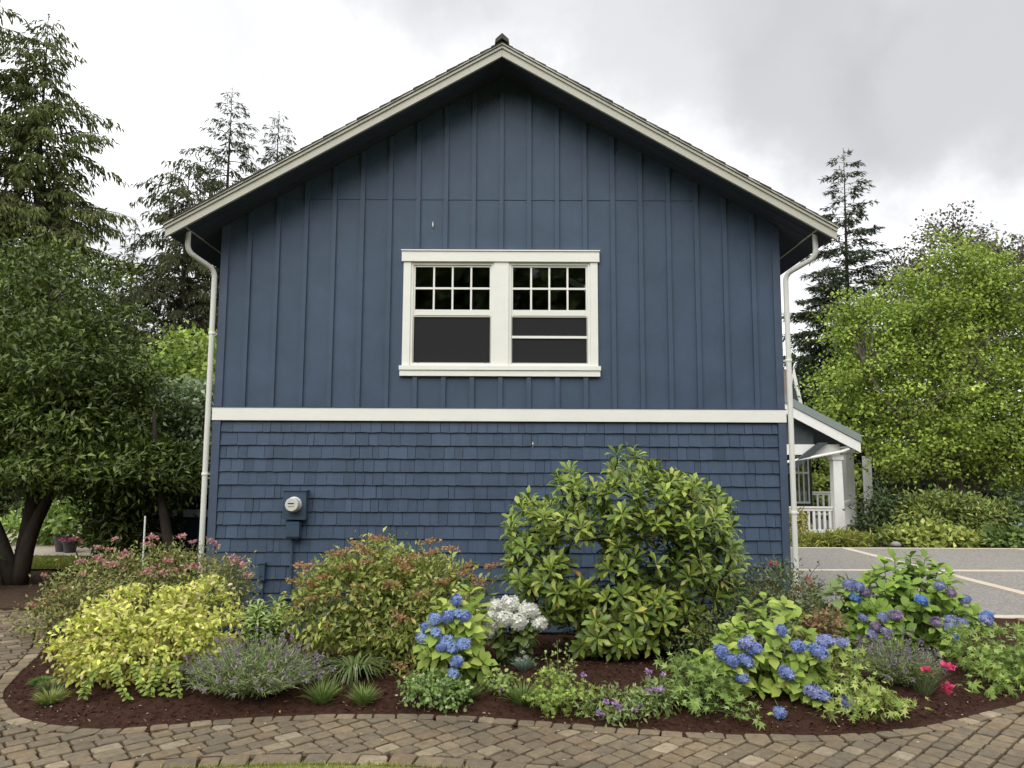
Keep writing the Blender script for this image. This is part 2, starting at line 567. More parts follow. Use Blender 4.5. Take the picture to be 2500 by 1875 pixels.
class Leaves:
    """many leaves of one outline; build() joins them, heroes() makes single objects of the foremost"""

    def __init__(s, tmpl):
        s.t = tmpl
        s.P, s.D, s.Nn, s.L, s.W, s.C = [], [], [], [], [], []

    def add(s, P, D, Nn, L, W, C):
        n = len(P)
        s.P.append(np.asarray(P, float))
        s.D.append(np.asarray(D, float))
        s.Nn.append(np.asarray(Nn, float))
        s.L.append(np.broadcast_to(np.asarray(L, float), (n,)))
        s.W.append(np.broadcast_to(np.asarray(W, float), (n,)))
        s.C.append(np.broadcast_to(np.asarray(C, float), (n, 3)))

    def cat(s):
        return [np.concatenate(a) for a in (s.P, s.D, s.Nn, s.L, s.W, s.C)]

    def _join(s, name, mat, parent, sel, smooth, kind):
        P, D, Nn, L, W, C = [a[sel] for a in s.cat()]
        if not len(P):
            return None
        tv, tf = s.t
        x, d, z = frames(D, Nn)
        org = np.array(ORG[parent.name]) if parent is not None else np.zeros(3)
        V = (P - org)[:, None, :] + tv[None, :, 0, None] * (W[:, None] * x)[:, None, :] + tv[None, :, 1, None] * (L[:, None] * d)[:, None, :] + tv[None, :, 2, None] * (L[:, None] * z)[:, None, :]
        k = len(tv)
        F = (np.array(tf)[None] + (np.arange(len(P)) * k)[:, None, None]).reshape(-1, 3)
        me = mesh_from(name, V.reshape(-1, 3), F, np.repeat(C, k, 0), mat, smooth, np.repeat(RNG.random(len(P)), k))
        o = bpy.data.objects.new(name, me)
        reg(o, parent)
        if kind:
            o['kind'] = kind
        return o

    def build(s, name, mat, parent=None, smooth=True, kind='stuff'):
        return s._join(name, mat, parent, slice(None), smooth, kind)

    def heroes(s, nmax, name, mass, mat, parent):
        P, D, Nn, L, W, C = s.cat()
        n = len(P)
        nmax = min(nmax, n)
        dist = np.linalg.norm(P - CAM, axis=1)
        order = np.argsort(dist)
        pool = order[:max(nmax, int(n * .45))]
        pick = RNG.choice(pool, nmax, replace=False)
        x, d, z = frames(D, Nn)
        # a handful of shared meshes, one for each tone
        cs = C[pick]
        lum = cs.sum(1)
        K = min(8, nmax)
        qs = np.quantile(lum, np.linspace(0, 1, K + 1))
        tv, tf = s.t
        protos = []
        for k in range(K):
            m = (lum >= qs[k]) & (lum <= qs[k + 1])
            c = cs[m].mean(0)
            protos.append(mesh_from(name, tv, np.array(tf), np.repeat(c[None], len(tv), 0), mat))
        org = np.array(ORG[parent.name])
        for j, i in enumerate(pick):
            k = min(K - 1, max(0, int(np.searchsorted(qs, lum[j], 'right')) - 1))
            o = bpy.data.objects.new(name, protos[k])
            q = P[i] - org
            o.matrix_basis = Matrix(((x[i, 0] * W[i], d[i, 0] * L[i], z[i, 0] * L[i], q[0]),
                                     (x[i, 1] * W[i], d[i, 1] * L[i], z[i, 1] * L[i], q[1]),
                                     (x[i, 2] * W[i], d[i, 2] * L[i], z[i, 2] * L[i], q[2]), (0, 0, 0, 1)))
            col.objects.link(o)
            o.parent = parent
        rest = np.ones(n, bool)
        rest[pick] = False
        return s._join(mass, mat, parent, rest, True, 'stuff')


def sphere_dirs(n, rng=RNG):
    return _norm(rng.normal(size=(n, 3)))


def in_ells(n, ells, shell=.6, rng=RNG):
    """points in a union of ellipsoids (cx,cy,cz,rx,ry,rz), biased to the outside; also the outward direction"""
    E = np.array(ells, float)
    vol = (E[:, 3] * E[:, 4] * E[:, 5]) ** .75
    k = rng.choice(len(E), n, p=vol / vol.sum())
    d = sphere_dirs(n, rng)
    r = shell + (1 - shell) * rng.random(n) ** .6
    r = np.where(rng.random(n) < .2, rng.random(n), r)
    P = E[k, :3] + d * E[k, 3:] * r[:, None]
    out = _norm(d / E[k, 3:])
    return P, out


def mixcol(n, cols, w=None, jit=.12, rng=RNG):
    cols = np.array(cols, float)
    w = np.array(w, float) if w is not None else np.ones(len(cols))
    k = rng.choice(len(cols), n, p=w / w.sum())
    k2 = rng.choice(len(cols), n, p=w / w.sum())
    t = rng.random((n, 1)) * .5
    c = cols[k] * (1 - t) + cols[k2] * t
    return np.clip(c * (1 + jit * rng.normal(size=(n, 1))), .003, .9)


UP = np.array([0, 0, 1.])


def leaf_cloud(lv, ells, nclump, per, spread, L, W, cols, wts=None, shell=.6, up=.6, droop=.1, flat=.6, jit=.12, zmin=None, clumpvar=.12, rng=RNG):
    C, out = in_ells(nclump, ells, shell, rng)
    n = nclump * per
    P = np.repeat(C, per, 0) + rng.normal(size=(n, 3)) * spread * np.array([1, 1, flat])
    o = np.repeat(out, per, 0)
    d = _norm(o * .7 + rng.normal(size=(n, 3)) * .75 - UP * droop)
    nr = _norm(UP * up + o * .5 + rng.normal(size=(n, 3)) * .45)
    cc = mixcol(n, cols, wts, jit, rng) * np.repeat(1 + clumpvar * rng.normal(size=(nclump, 1)), per, 0)
    cc = np.clip(cc, .003, .9)
    k = rng.uniform(.7, 1.25, n)
    if zmin is not None:
        m = P[:, 2] > zmin
        P, d, nr, cc, k = P[m], d[m], nr[m], cc[m], k[m]
    lv.add(P, d, nr, L * k, W * k, cc)
    return C


def twig(mb, a, b, r0, r1, sag=.0, n=4, wob=.06):
    a, b = Vector(a), Vector(b)
    ln = (b - a).length
    pts, rad = [], []
    for i in range(n + 1):
        t = i / n
        p = a.lerp(b, t) + Vector((random.uniform(-1, 1), random.uniform(-1, 1), random.uniform(-.5, .5))) * wob * ln * (t * (1 - t) * 4)
        p.z += sag * ln * 4 * t * (1 - t)
        pts.append(p)
        rad.append(r0 * (1 - t) + r1 * t)
    mb.tube(pts, rad, 5)


# ------------------------------------------------------------------ terrain
def sstep(a, b, x):
    t = np.clip((np.asarray(x, float) - a) / (b - a), 0, 1)
    return t * t * (3 - 2 * t)


def H(x, y):
    """ground level"""
    s = sstep(-4.7, -3.4, x)
    return s * (-.25 * sstep(5.6, 8.7, y) - .22 * sstep(18.4, 21, y))


BED = [(-5.32, 8.69), (-4.85, 7.95), (-4.42, 7.21), (-4.15, 6.5), (-3.98, 6.1), (-3.84, 5.8), (-3.58, 5.49), (-3.3, 5.25), (-2.91, 5.10), (-2.57, 5.08), (-2.2, 5.18),
       (-1.86, 5.28), (-1.3, 5.37), (-.82, 5.38), (-.33, 5.34), (.3, 5.22), (.7, 5.13), (1.15, 5.06), (1.62, 5.01), (2.09, 5.01), (2.59, 5.11), (3.06, 5.31),
       (3.41, 5.5), (3.81, 5.71), (4.5, 6.25), (5.3, 7.1), (6.0, 8.2), (6.5, 9.3), (6.65, 10.05)]
LC, LR = (-1.05, -.50), 5.00          # lawn circle in the foreground


def smooth_line(pts, step=.06):
    P = [Vector((p[0], p[1])) for p in pts]
    P = [P[0] * 2 - P[1]] + P + [P[-1] * 2 - P[-2]]
    out = []
    for i in range(1, len(P) - 2):
        a, b, c, d = P[i - 1:i + 3]
        n = max(2, int((c - b).length / step))
        for k in range(n):
            t = k / n
            out.append(.5 * ((2 * b) + (c - a) * t + (2 * a - 5 * b + 4 * c - d) * t * t + (3 * b - a - 3 * c + d) * t ** 3))
    out.append(P[-2])
    return out


EDGE = smooth_line(BED)
EDGE_A = np.array([(p.x, p.y) for p in EDGE])


def edge_near(x, y):
    """signed distance to the bed edge (positive on the path side), nearest point, normal towards the path"""
    d = EDGE_A - np.array([x, y])
    i = int(np.argmin((d * d).sum(1)))
    a = EDGE_A[max(0, i - 1)]
    b = EDGE_A[min(len(EDGE_A) - 1, i + 1)]
    t = (b - a) / np.linalg.norm(b - a)
    nrm = np.array([t[1], -t[0]])
    return float(np.dot(np.array([x, y]) - EDGE_A[i], nrm)), EDGE_A[i], nrm


def bed_mound(x, y):
    x, y = np.asarray(x, float), np.asarray(y, float)
    sh = x.shape
    q = np.stack([x.ravel(), y.ravel()], 1)
    dm = np.full(len(q), 9.)
    for i in range(0, len(EDGE_A), 2):
        dm = np.minimum(dm, np.linalg.norm(q - EDGE_A[i], axis=1))
    dm = dm.reshape(sh)
    return .005 + .09 * sstep(.05, .7, dm) * (1 - .6 * sstep(8.0, 8.7, y))


def G(x, y):
    return float(H(x, y) + bed_mound(np.array([x]), np.array([y]))[0])


def sheet(name, xs, ys, zf, mat, mask=None, label=None, parent=None):
    X, Y = np.meshgrid(xs, ys)
    Z = zf(X, Y)
    V = np.stack([X.ravel(), Y.ravel(), Z.ravel()], 1)
    nx, ny = len(xs), len(ys)
    i = np.arange((ny - 1) * (nx - 1))
    r, c = i // (nx - 1), i % (nx - 1)
    a = r * nx + c
    F = np.stack([a, a + 1, a + nx + 1, a + nx], 1)
    if mask is not None:
        cx = V[F].mean(1)
        F = F[mask(cx[:, 0], cx[:, 1])]
    me = mesh_from(name, V, F, None, mat)
    o = bpy.data.objects.new(name, me)
    reg(o, parent)
    tag(o, label)
    if parent is None:
        o['kind'] = 'structure'
    return o


gx = np.unique(np.concatenate([np.linspace(-400, -40, 10), np.linspace(-40, 40, 81), np.linspace(40, 400, 10), np.linspace(-6, 8, 57)]))
gy = np.unique(np.concatenate([np.linspace(-200, -20, 6), np.linspace(-20, 60, 81), np.linspace(60, 600, 10), np.linspace(3, 12, 37)]))
sheet('ground', gx, gy, lambda X, Y: H(X, Y) - .06 + .35 * sstep(30, 60, Y), M_GROUND)


def in_poly(px, py, poly):
    px, py = np.asarray(px), np.asarray(py)
    ins = np.zeros(px.shape, bool)
    n = len(poly)
    for i in range(n):
        x0, y0 = poly[i][0], poly[i][1]
        x1, y1 = poly[(i + 1) % n][0], poly[(i + 1) % n][1]
        c = ((y0 > py) != (y1 > py)) & (px < (x1 - x0) * (py - y0) / (y1 - y0 + 1e-12) + x0)
        ins ^= c
    return ins


BEDPOLY = [(p.x, p.y) for p in EDGE] + [(3.5, 10.05), (3.5, 8.9), (-3.6, 8.9), (-3.6, 11.5), (-6.2, 11.5), (-6.0, 9.6)]
# bed: fine grid, edge vertices pulled to the outline by using a mask on a fine mesh
bx = np.arange(-6.3, 6.8, .07)
by = np.arange(4.9, 11.6, .07)


def near_edge(x, y, r=.07):
    dm = np.full(x.shape, 9.)
    for i in range(0, len(EDGE_A)):
        dm = np.minimum(dm, np.hypot(x - EDGE_A[i, 0], y - EDGE_A[i, 1]))
    return dm < r


def bed_z(X, Y):
    rg = np.random.default_rng(5)
    return H(X, Y) + bed_mound(X, Y) + rg.normal(size=X.shape) * .006 * (bed_mound(X, Y) > .02) - .006 * (bed_mound(X, Y) < .02)


sheet('planting_bed', bx, by, bed_z, M_MULCH, lambda x, y: in_poly(x, y, BEDPOLY) | near_edge(x, y))
sheet('soil_patch', np.arange(-12, -5.0, .4), np.arange(8.6, 12.6, .25), lambda X, Y: H(X, Y) + np.random.default_rng(3).normal(size=X.shape) * .012 - .03, M_SOIL)
rg = np.random.default_rng(21)
sheet('lawn', np.arange(-16, -4.9, .5), np.arange(12.4, 14.05, .25), lambda X, Y: H(X, Y) + .0 * X, M_LAWN)
sheet('patio', np.linspace(-20, -4.5, 12), np.linspace(14.05, 20, 8), lambda X, Y: H(X, Y) + .012, M_PATIO)
m = MB()
arc = [(LC[0] + LR * math.sin(R(a)), LC[1] + LR * math.cos(R(a))) for a in range(-60, 61, 2)]
vs = [(p[0], p[1], .006) for p in arc] + [(LC[0], LC[1], .006)]
m.add(vs, [(i + 1, i, len(arc)) for i in range(len(arc) - 1)])
o = m.build('front_lawn', M_LAWN)
o['kind'] = 'structure'
# blades of the lawn's rim and of the lawn by the patio
lv = Leaves(T_BLADE)
n = 9000
a = RNG.uniform(-.55, .75, n)
r = LR - RNG.random(n) ** 2 * .8 + .015
P = np.stack([LC[0] + r * np.sin(a), LC[1] + r * np.cos(a), np.full(n, .004)], 1)
D = _norm(np.stack([RNG.normal(0, .5, n), RNG.normal(0, .5, n), np.ones(n)], 1))
lv.add(P, D, sphere_dirs(n), RNG.uniform(.012, .035, n), .006, mixcol(n, [(.20, .24, .04), (.28, .26, .08), (.12, .18, .03)]))
o = lv.build('lawn_grass', M_LEAF, None)
tag(o, 'short yellow green grass along the front edge of the paver path', 'grass')
lv = Leaves(T_BLADE)
n = 9000
P = np.stack([RNG.uniform(-11, -5.2, n), RNG.uniform(12.4, 14.0, n), np.zeros(n)], 1)
D = _norm(np.stack([RNG.normal(0, .5, n), RNG.normal(0, .5, n), np.ones(n)], 1))
lv.add(P, D, sphere_dirs(n), RNG.uniform(.03, .07, n), .012, mixcol(n, [(.24, .28, .05), (.30, .30, .08), (.18, .24, .04)]))
o = lv.build('lawn_grass', M_LEAF, None)
tag(o, 'short bright grass of the far lawn in front of the patio pots', 'grass')

# driveway with cream bands
DZ = -.245
dm = MB()
dm.zprism([(3.42, 10.05), (30, 10.05), (30, 18.3), (3.42, 18.3)], DZ - .12, DZ)
drive = dm.build('driveway', M_DRIVE)
drive['kind'] = 'structure'
for (x0, x1, y0, y1) in [(3.42, 30, 14.34, 14.54), (8.00, 8.20, 10.20, 14.338), (8.00, 8.20, 14.542, 18.2), (12.25, 12.4, 14.522, 18.2), (12.25, 12.4, 10.2, 14.358), (3.42, 30, 18.202, 18.34), (3.42, 30, 10.02, 10.198)]:
    b = MB()
    b.box(x0, x1, y0, y1, DZ - .1, DZ + .006)
    b.build('paving_band', M_BAND, drive)

# ------------------------------------------------------------------ path: pavers and edging stones, one by one
PATH_OUT = [(-12, 1.5), (12, 1.5), (12, 9.2), (6.4, 9.2)] + [(p.x, p.y) for p in reversed(EDGE) if p.y < 9.2] + [(-5.5, 9.0), (-12, 9.0)]
px = np.arange(-12, 9, .1)
py = np.arange(1.5, 9.3, .1)
path = sheet('path', px, py, lambda X, Y: H(X, Y) - .012 + np.random.default_rng(8).normal(size=X.shape) * .0025, M_JOINT,
             lambda x, y: in_poly(x, y, BEDPOLY) == False)


def clip_poly(poly, p0, nrm):
    """keep the side where (p-p0).nrm >= 0"""
    out = []
    n = len(poly)
    for i in range(n):
        a, b = np.array(poly[i]), np.array(poly[(i + 1) % n])
        da, db = np.dot(a - p0, nrm), np.dot(b - p0, nrm)
        if da >= 0:
            out.append(a)
        if (da >= 0) != (db >= 0):
            out.append(a + (b - a) * da / (da - db))
    return out


def poly_area(p):
    return .5 * sum(p[i][0] * p[(i + 1) % len(p)][1] - p[(i + 1) % len(p)][0] * p[i][1] for i in range(len(p)))


def chamfer(poly, c):
    """cut the corners of a convex polygon"""
    out = []
    n = len(poly)
    for i in range(n):
        p, a, b = np.array(poly[i]), np.array(poly[i - 1]), np.array(poly[(i + 1) % n])
        la, lb = np.linalg.norm(a - p), np.linalg.norm(b - p)
        if min(la, lb) < 1e-4:
            continue
        cc = min(c, la * .35, lb * .35)
        out.append(p + (a - p) / la * cc)
        out.append(p + (b - p) / lb * cc)
    return out


def stone(poly, h, jit=.003):
    """a tumbled stone: rounded corners, worn top edge; poly is centred, returns verts and faces"""
    poly = chamfer(poly, .013)
    n = len(poly)
    c = np.mean(poly, 0)
    vs = []
    for s_, z in ((1.0, -.06), (1.0, h - .007), (.965, h - .0015), (.82, h)):
        for p in poly:
            q = c + (np.array(p) - c) * s_
            vs.append((q[0] + random.uniform(-jit, jit), q[1] + random.uniform(-jit, jit), z))
    fs = []
    for k in range(3):
        for i in range(n):
            fs.append((k * n + i, k * n + (i + 1) % n, (k + 1) * n + (i + 1) % n, (k + 1) * n + i))
    fs.append(tuple(range(3 * n, 4 * n)))
    return vs, fs


def proj(x, y, z):
    """picture position 0..1, for deciding what is in view"""
    v = cam.matrix_world.inverted() @ Vector((x, y, z))
    if v.z > -.1:
        return None
    u = .5 + (v.x / -v.z) * 25.92 / 36
    w = .5 - (v.y / -v.z) * 25.92 / 36 * 4 / 3
    return u, w


# edging stones: along the bed, and round the lawn
EW = .105


def edging(line, width, side, lmin, lmax):
    """stones of uneven length along a polyline; side=+1 puts them left of travel"""
    acc_l = [0]
    for i in range(1, len(line)):
        acc_l.append(acc_l[-1] + (line[i] - line[i - 1]).length)
    s = 0

    def at(d):
        d = min(max(d, 0), acc_l[-1] - 1e-6)
        i = int(np.searchsorted(acc_l, d, 'right')) - 1
        i = min(i, len(line) - 2)
        t = (d - acc_l[i]) / max(1e-9, acc_l[i + 1] - acc_l[i])
        p = line[i].lerp(line[i + 1], t)
        u = (line[i + 1] - line[i]).normalized()
        return p, Vector((-u.y, u.x)) * side
    while s < acc_l[-1] - .1:
        ln = random.uniform(lmin, lmax)
        p0, n0 = at(s + .006)
        p1, n1 = at(s + ln - .006)
        w = width + random.uniform(-.012, .01)
        sk = random.uniform(-.02, .02)
        u = (p1 - p0).normalized()
        yield [tuple(p0 + n0 * .004), tuple(p1 + n1 * .004), tuple(p1 + n1 * w + u * sk), tuple(p0 + n0 * w + u * sk)]
        s += ln


def put_stone(poly, name, tilt=.006):
    if poly_area(poly) < 0:
        poly = poly[::-1]
    c = np.mean(np.array(poly), 0)
    loc = [np.array(p) - c for p in poly]
    vs, fs = stone(loc, .012)
    me = bpy.data.meshes.new(name)
    me.from_pydata(vs, [], fs)
    me.materials.append(M_PAVER)
    o = bpy.data.objects.new(name, me)
    o.location = (c[0], c[1], float(H(c[0], c[1])) + random.uniform(-.004, .005))
    o.rotation_euler = (random.uniform(-1, 1) * tilt * 2, random.uniform(-1, 1) * tilt * 2, 0)
    col.objects.link(o)
    o.parent = path
    return o


far_edge = MB()
for poly in edging(EDGE, EW, -1, .115, .165):
    c = np.mean(np.array(poly), 0)
    q = proj(c[0], c[1], 0)
    if q and -.03 < q[0] < 1.03 and q[1] < 1.05:
        put_stone(poly, 'edging_stone')
arc_l = [Vector((LC[0] + (LR + .005) * math.sin(R(a)), LC[1] + (LR + .005) * math.cos(R(a)))) for a in np.arange(-32, 34, .8)]
for poly in edging(arc_l, .155, 1, .12, .19):
    c = np.mean(np.array(poly), 0)
    q = proj(c[0], c[1], 0)
    if q and -.05 < q[0] < 1.05 and q[1] < 1.06:
        put_stone(poly, 'edging_stone')

# pavers: running bond laid on the diagonal
PA = R(43)
ex, ey = np.array([math.cos(PA), math.sin(PA)]), np.array([-math.sin(PA), math.cos(PA)])
cand = []
row_h = .116
prng = random.Random(3)
for ri in range(-85, 110):
    v = ri * row_h
    u = -12 + prng.uniform(0, .2)
    while u < 13:
        ln = prng.choice([.125, .14, .155, .175])
        c = ex * (u + ln / 2) + ey * (v + row_h / 2)
        u += ln
        if not (-8.5 < c[0] < 7.5 and 3.4 < c[1] < 9.1):
            continue
        g = .0076
        a, b = ln / 2 - g, row_h / 2 - g
        poly = [c - ex * a - ey * b, c + ex * a - ey * b, c + ex * a + ey * b, c - ex * a + ey * b]
        d, p0, nr = edge_near(c[0], c[1])
        cut = False
        if d < EW + .14:
            if d < -.1:
                continue
            q = p0 + nr * (EW + .008)
            if min(np.dot(p - q, nr) for p in poly) < 0:
                poly = clip_poly(poly, q, nr)
                cut = True
        rr = c - np.array(LC)
        dl = np.linalg.norm(rr)
        if dl < LR + .155 + .14:
            if dl < LR:
                continue
            nr = rr / dl
            q = np.array(LC) + nr * (LR + .168)
            if len(poly) and min(np.dot(p - q, nr) for p in poly) < 0:
                poly = clip_poly(poly, q, nr)
                cut = True
        if len(poly) < 3 or abs(poly_area(poly)) < .0022:
            continue
        pj = proj(c[0], c[1], 0)
        if not pj or pj[0] < -.12 or pj[0] > 1.12 or pj[1] > 1.12:
            continue
        c2 = np.mean(np.array(poly), 0)
        if c2[1] > 9.0 or (c2[0] < -5.3 and c2[1] > 8.9):
            continue
        vis = -.01 < pj[0] < 1.01 and pj[1] < 1.01
        cand.append((0 if vis else 1, float(np.hypot(c2[0], c2[1])), poly, cut, ln))
cand.sort(key=lambda t: t[:2])
protos = []
for k in range(8):
    vs, fs = stone([(-.5 * .18, -.5 * .13), (.5 * .18, -.5 * .13), (.5 * .18, .5 * .13), (-.5 * .18, .5 * .13)], .012, .0035)
    me = bpy.data.meshes.new('paver')
    me.from_pydata(vs, [], fs)
    me.materials.append(M_PAVER)
    protos.append(me)
rest = MB()
for i, (vis, dist, poly, cut, ln) in enumerate(cand):
    c = np.mean(np.array(poly), 0)
    z = float(H(c[0], c[1])) + random.uniform(-.004, .004)
    if i < 300:
        if cut:
            put_stone([tuple(p) for p in poly], 'paver')
        else:
            o = bpy.data.objects.new('paver', random.choice(protos))
            o.location = (c[0], c[1], z)
            o.rotation_euler = (random.uniform(-.014, .014), random.uniform(-.014, .014), PA + random.uniform(-.02, .02) + random.choice([0, math.pi]))
            o.scale = ((ln - .0152) / .18, (row_h - .0152) / .13, 1)
            col.objects.link(o)
            o.parent = path
    else:
        pl = [tuple(np.array(p) - c) for p in poly]
        if poly_area(pl) < 0:
            pl = pl[::-1]
        vs, fs = stone(pl, .012)
        rest.add([(p[0] + c[0], p[1] + c[1], p[2] + z) for p in vs], fs, random.random())
o = rest.build('paver_field', M_PAVER, path, kind='stuff')
# moss and sand in the joints are the sheet itself; a few fallen leaves lie on it

# ------------------------------------------------------------------ the blue house
HX0, HX1, HC = -3.56, 3.26, -.135
WY = 8.80                                   # face of the gable wall
APX, SL = 6.728, .5725                      # top of the rake trim at the ridge, roof slope
RX = 3.885                                  # half width at the rake ends
HB = 15.6                                   # back of the house


def rz(x, off=0.0):
    return APX + off - SL * abs(x - HC)


house = thing('blue_house', 'two storey dark blue gabled house with white trim behind the planting bed', 'house', (HC, WY, -.25))
B = MB()
B.box(HX0 + .01, HX1 - .01, WY + .03, HB, -.9, -.182)
B.build('foundation', M_CONC, house)
# lower wall core, upper wall with an opening for the window
B = MB()
B.box(HX0 + .02, HX1 - .02, WY + .002, WY + .16, -.18, 2.40)
lower = B.build('lower_wall', M_SIDING, house)
WX0, WX1, WZ0, WZ1 = -1.27, .98, 2.86, 4.25       # opening
SOF = -.157 + .020                                # soffit level below the rake top line
zt = 2.40


def roof_poly(xa, xb, za):
    pts = [(xa, za), (xb, za), (xb, rz(xb, SOF))]
    if xa < HC < xb:
        pts.append((HC, rz(HC, SOF)))
    pts.append((xa, rz(xa, SOF)))
    return pts


B = MB()
B.prism(roof_poly(HX0 + .02, WX0, zt), WY, WY + .16)
B.prism(roof_poly(WX1, HX1 - .02, zt), WY, WY + .16)
B.prism(roof_poly(WX0, WX1, WZ1), WY, WY + .16)
B.box(WX0, WX1, WY, WY + .16, zt, WZ0)
upper = B.build('gable_wall', M_SIDING, house)
# sheet joint across the gable, and battens
B = MB()
xl = HC - (APX + SOF - 4.995) / SL
B.box(max(HX0 + .1, xl + .03), HC + (HC - xl) - .03, WY - .007, WY - .0005, 4.988, 5.000)
B.build('joint_flashing', M_SIDING, upper)
for k in range(-9, 10):
    x = -.14 + k * .3415
    spans = [(2.412, rz(x, SOF) - .012)]
    if -1.33 < x < 1.04:
        spans = [(2.412, 2.796), (4.342, rz(x, SOF) - .012)]
    for (z0, z1) in spans:
        B = MB()
        w = .027 + random.uniform(-.001, .001)
        B.box(x - w, x + w, WY - .028, WY - .0008, z0, z1)
        B.build('batten', M_SIDING, upper)
# shingles, course by course
EXPO = .1555
spr = random.Random(5)
sh = []
zc = 2.252 - .133
first = True
while zc > -.30:
    z0 = zc
    top = min(2.250, z0 + EXPO + .012)
    if z0 < -.18:
        z0 = -.18
    if top - z0 < .04:
        break
    x = HX0 + .10
    while x < HX1 - .095:
        w = spr.choice([.075, .095, .11, .125, .14, .155, .17, .20, .23])
        if HX1 - .095 - (x + w) < .06:
            w = HX1 - .095 - x
        sh.append((x + w / 2, z0, w - spr.choice([.002, .003, .005, .006]), top - z0, spr.uniform(-.003, .003)))
        x += w
    zc -= EXPO
sh_protos = {}


def shingle_mesh(kind, hgt):
    key = (kind, round(hgt, 3))
    if key in sh_protos:
        return sh_protos[key]
    j = [(-.0, -.0), (.004, -.003), (-.003, .003)][kind]
    vs = [(-.5, -.027, j[0]), (.5, -.027, j[1]), (.5, .0, j[1]), (-.5, 0, j[0]), (-.5, -.006, hgt), (.5, -.006, hgt), (.5, 0, hgt), (-.5, 0, hgt)]
    me = bpy.data.meshes.new('shingle')
    me.from_pydata(vs, [], [(0, 3, 2, 1), (4, 5, 6, 7), (0, 1, 5, 4), (1, 2, 6, 5), (2, 3, 7, 6), (3, 0, 4, 7)])
    me.materials.append(M_SHINGLE)
    sh_protos[key] = me
    return me


sh.sort(key=lambda s: (-(s[2] if s[1] > .98 else 0)))
restm = MB()
for i, (x, z, w, hg, dy) in enumerate(sh):
    if i < 300:
        o = bpy.data.objects.new('shingle', shingle_mesh(i % 3, hg))
        o.location = (x - HC, dy * .6 - .0, z + .25)
        o.scale = (w, 1, 1)
        col.objects.link(o)
        o.parent = lower
    else:
        t0, t1 = -.027 + dy, -.006 + dy
        a, b = x - w / 2, x + w / 2
        j0, j1 = spr.uniform(-.003, .003), spr.uniform(-.003, .003)
        restm.add([(a, WY + t0, z + j0), (b, WY + t0, z + j1), (b, WY, z + j1), (a, WY, z + j0), (a, WY + t1, z + hg), (b, WY + t1, z + hg), (b, WY, z + hg), (a, WY, z + hg)],
                  [(0, 3, 2, 1), (4, 5, 6, 7), (0, 1, 5, 4), (1, 2, 6, 5), (2, 3, 7, 6), (3, 0, 4, 7)], spr.random())
restm.build('shingle_courses', M_SHINGLE, lower, kind='stuff')
# band, corner boards, side and back walls
B = MB()
B.box(HX0 - .005, HX1 + .005, WY - .045, WY - .002, 2.256, 2.408)
band = B.build('band_board', M_WHITE, house)
B = MB()
B.box(HX0 - .008, HX1 + .008, WY - .052, WY - .003, 2.4085, 2.4145)
B.build('drip_flashing', M_SIDING, band)
for (xa, xb) in ((HX0, HX0 + .095), (HX1 - .09, HX1)):
    B = MB()
    B.box(xa, xb, WY - .034, WY + .0, -.18, 2.253)
    B.build('corner_board', M_CORNER, house)
    B = MB()
    xm = xa if xa < 0 else xb
    B.prism([(xa, 2.418), (xb, 2.418), (xb, rz(xb, SOF) - .01), (xa, rz(xa, SOF) - .01)], WY - .022, WY - .0)
    B.build('corner_board', M_CORNER, house)
for (xa, xb) in ((HX0, HX0 + .018), (HX1 - .018, HX1)):
    B = MB()
    B.box(xa, xb, WY + .002, HB, -.18, rz(xa, SOF) - .02)
    B.build('side_wall', M_SIDING, house)
B = MB()
B.prism(roof_poly(HX0 + .02, HX1 - .02, -.18), HB - .1, HB)
B.build('back_wall', M_SIDING, house)
B = MB()
B.box(HX0 + .03, HX1 - .03, WY + .17, HB - .11, 2.45, 2.60)
B.build('upper_floor', M_INNER, house)
# roof
roofp = MB()
for sgn in (-1, 1):
    xe = HC + sgn * RX
    roofp.prism([(HC, rz(HC, -.004)), (xe, rz(xe, -.004)), (xe, rz(xe, -.03)), (HC, rz(HC, -.03))], 8.265, HB + .3)
roof = roofp.build('roof', M_ROOF, house)
nc = 30
for sgn in (-1, 1):
    B = MB()
    for k in range(nc):
        a = k / nc * (RX + .03)
        b = (k + 1) / nc * (RX + .03)
        xa, xb = HC + sgn * (a - .0), HC + sgn * b
        y = 8.246
        while y < HB + .3:
            w = random.uniform(.22, .34)
            lift = random.uniform(0, .006)
            f = random.uniform(-.006, .006) if y < 8.3 else 0
            pa, pb = rz(xa, .002), rz(xb, .010 + lift * .6)
            B.prism([(xa, pa), (xb, pb), (xb, pb - .016 - lift), (xa, pa - .006)], y + f, min(y + w - .004, HB + .31), random.random())
            y += w
    B.build('roof_shingles', M_ROOF, roof, kind='stuff')
B = MB()
y = 8.22
while y < HB + .3:
    hh = random.uniform(.058, .066)
    B.prism([(HC - .085, rz(HC - .085, .012)), (HC - .078, rz(HC - .085, .012) + .055), (HC, APX + .028 + hh), (HC + .078, rz(HC - .085, .012) + .055), (HC + .085, rz(HC + .085, .012)), (HC, APX + .03)], y, y + .2, random.random())
    y += .205
B.build('ridge_cap', M_ROOF, roof)
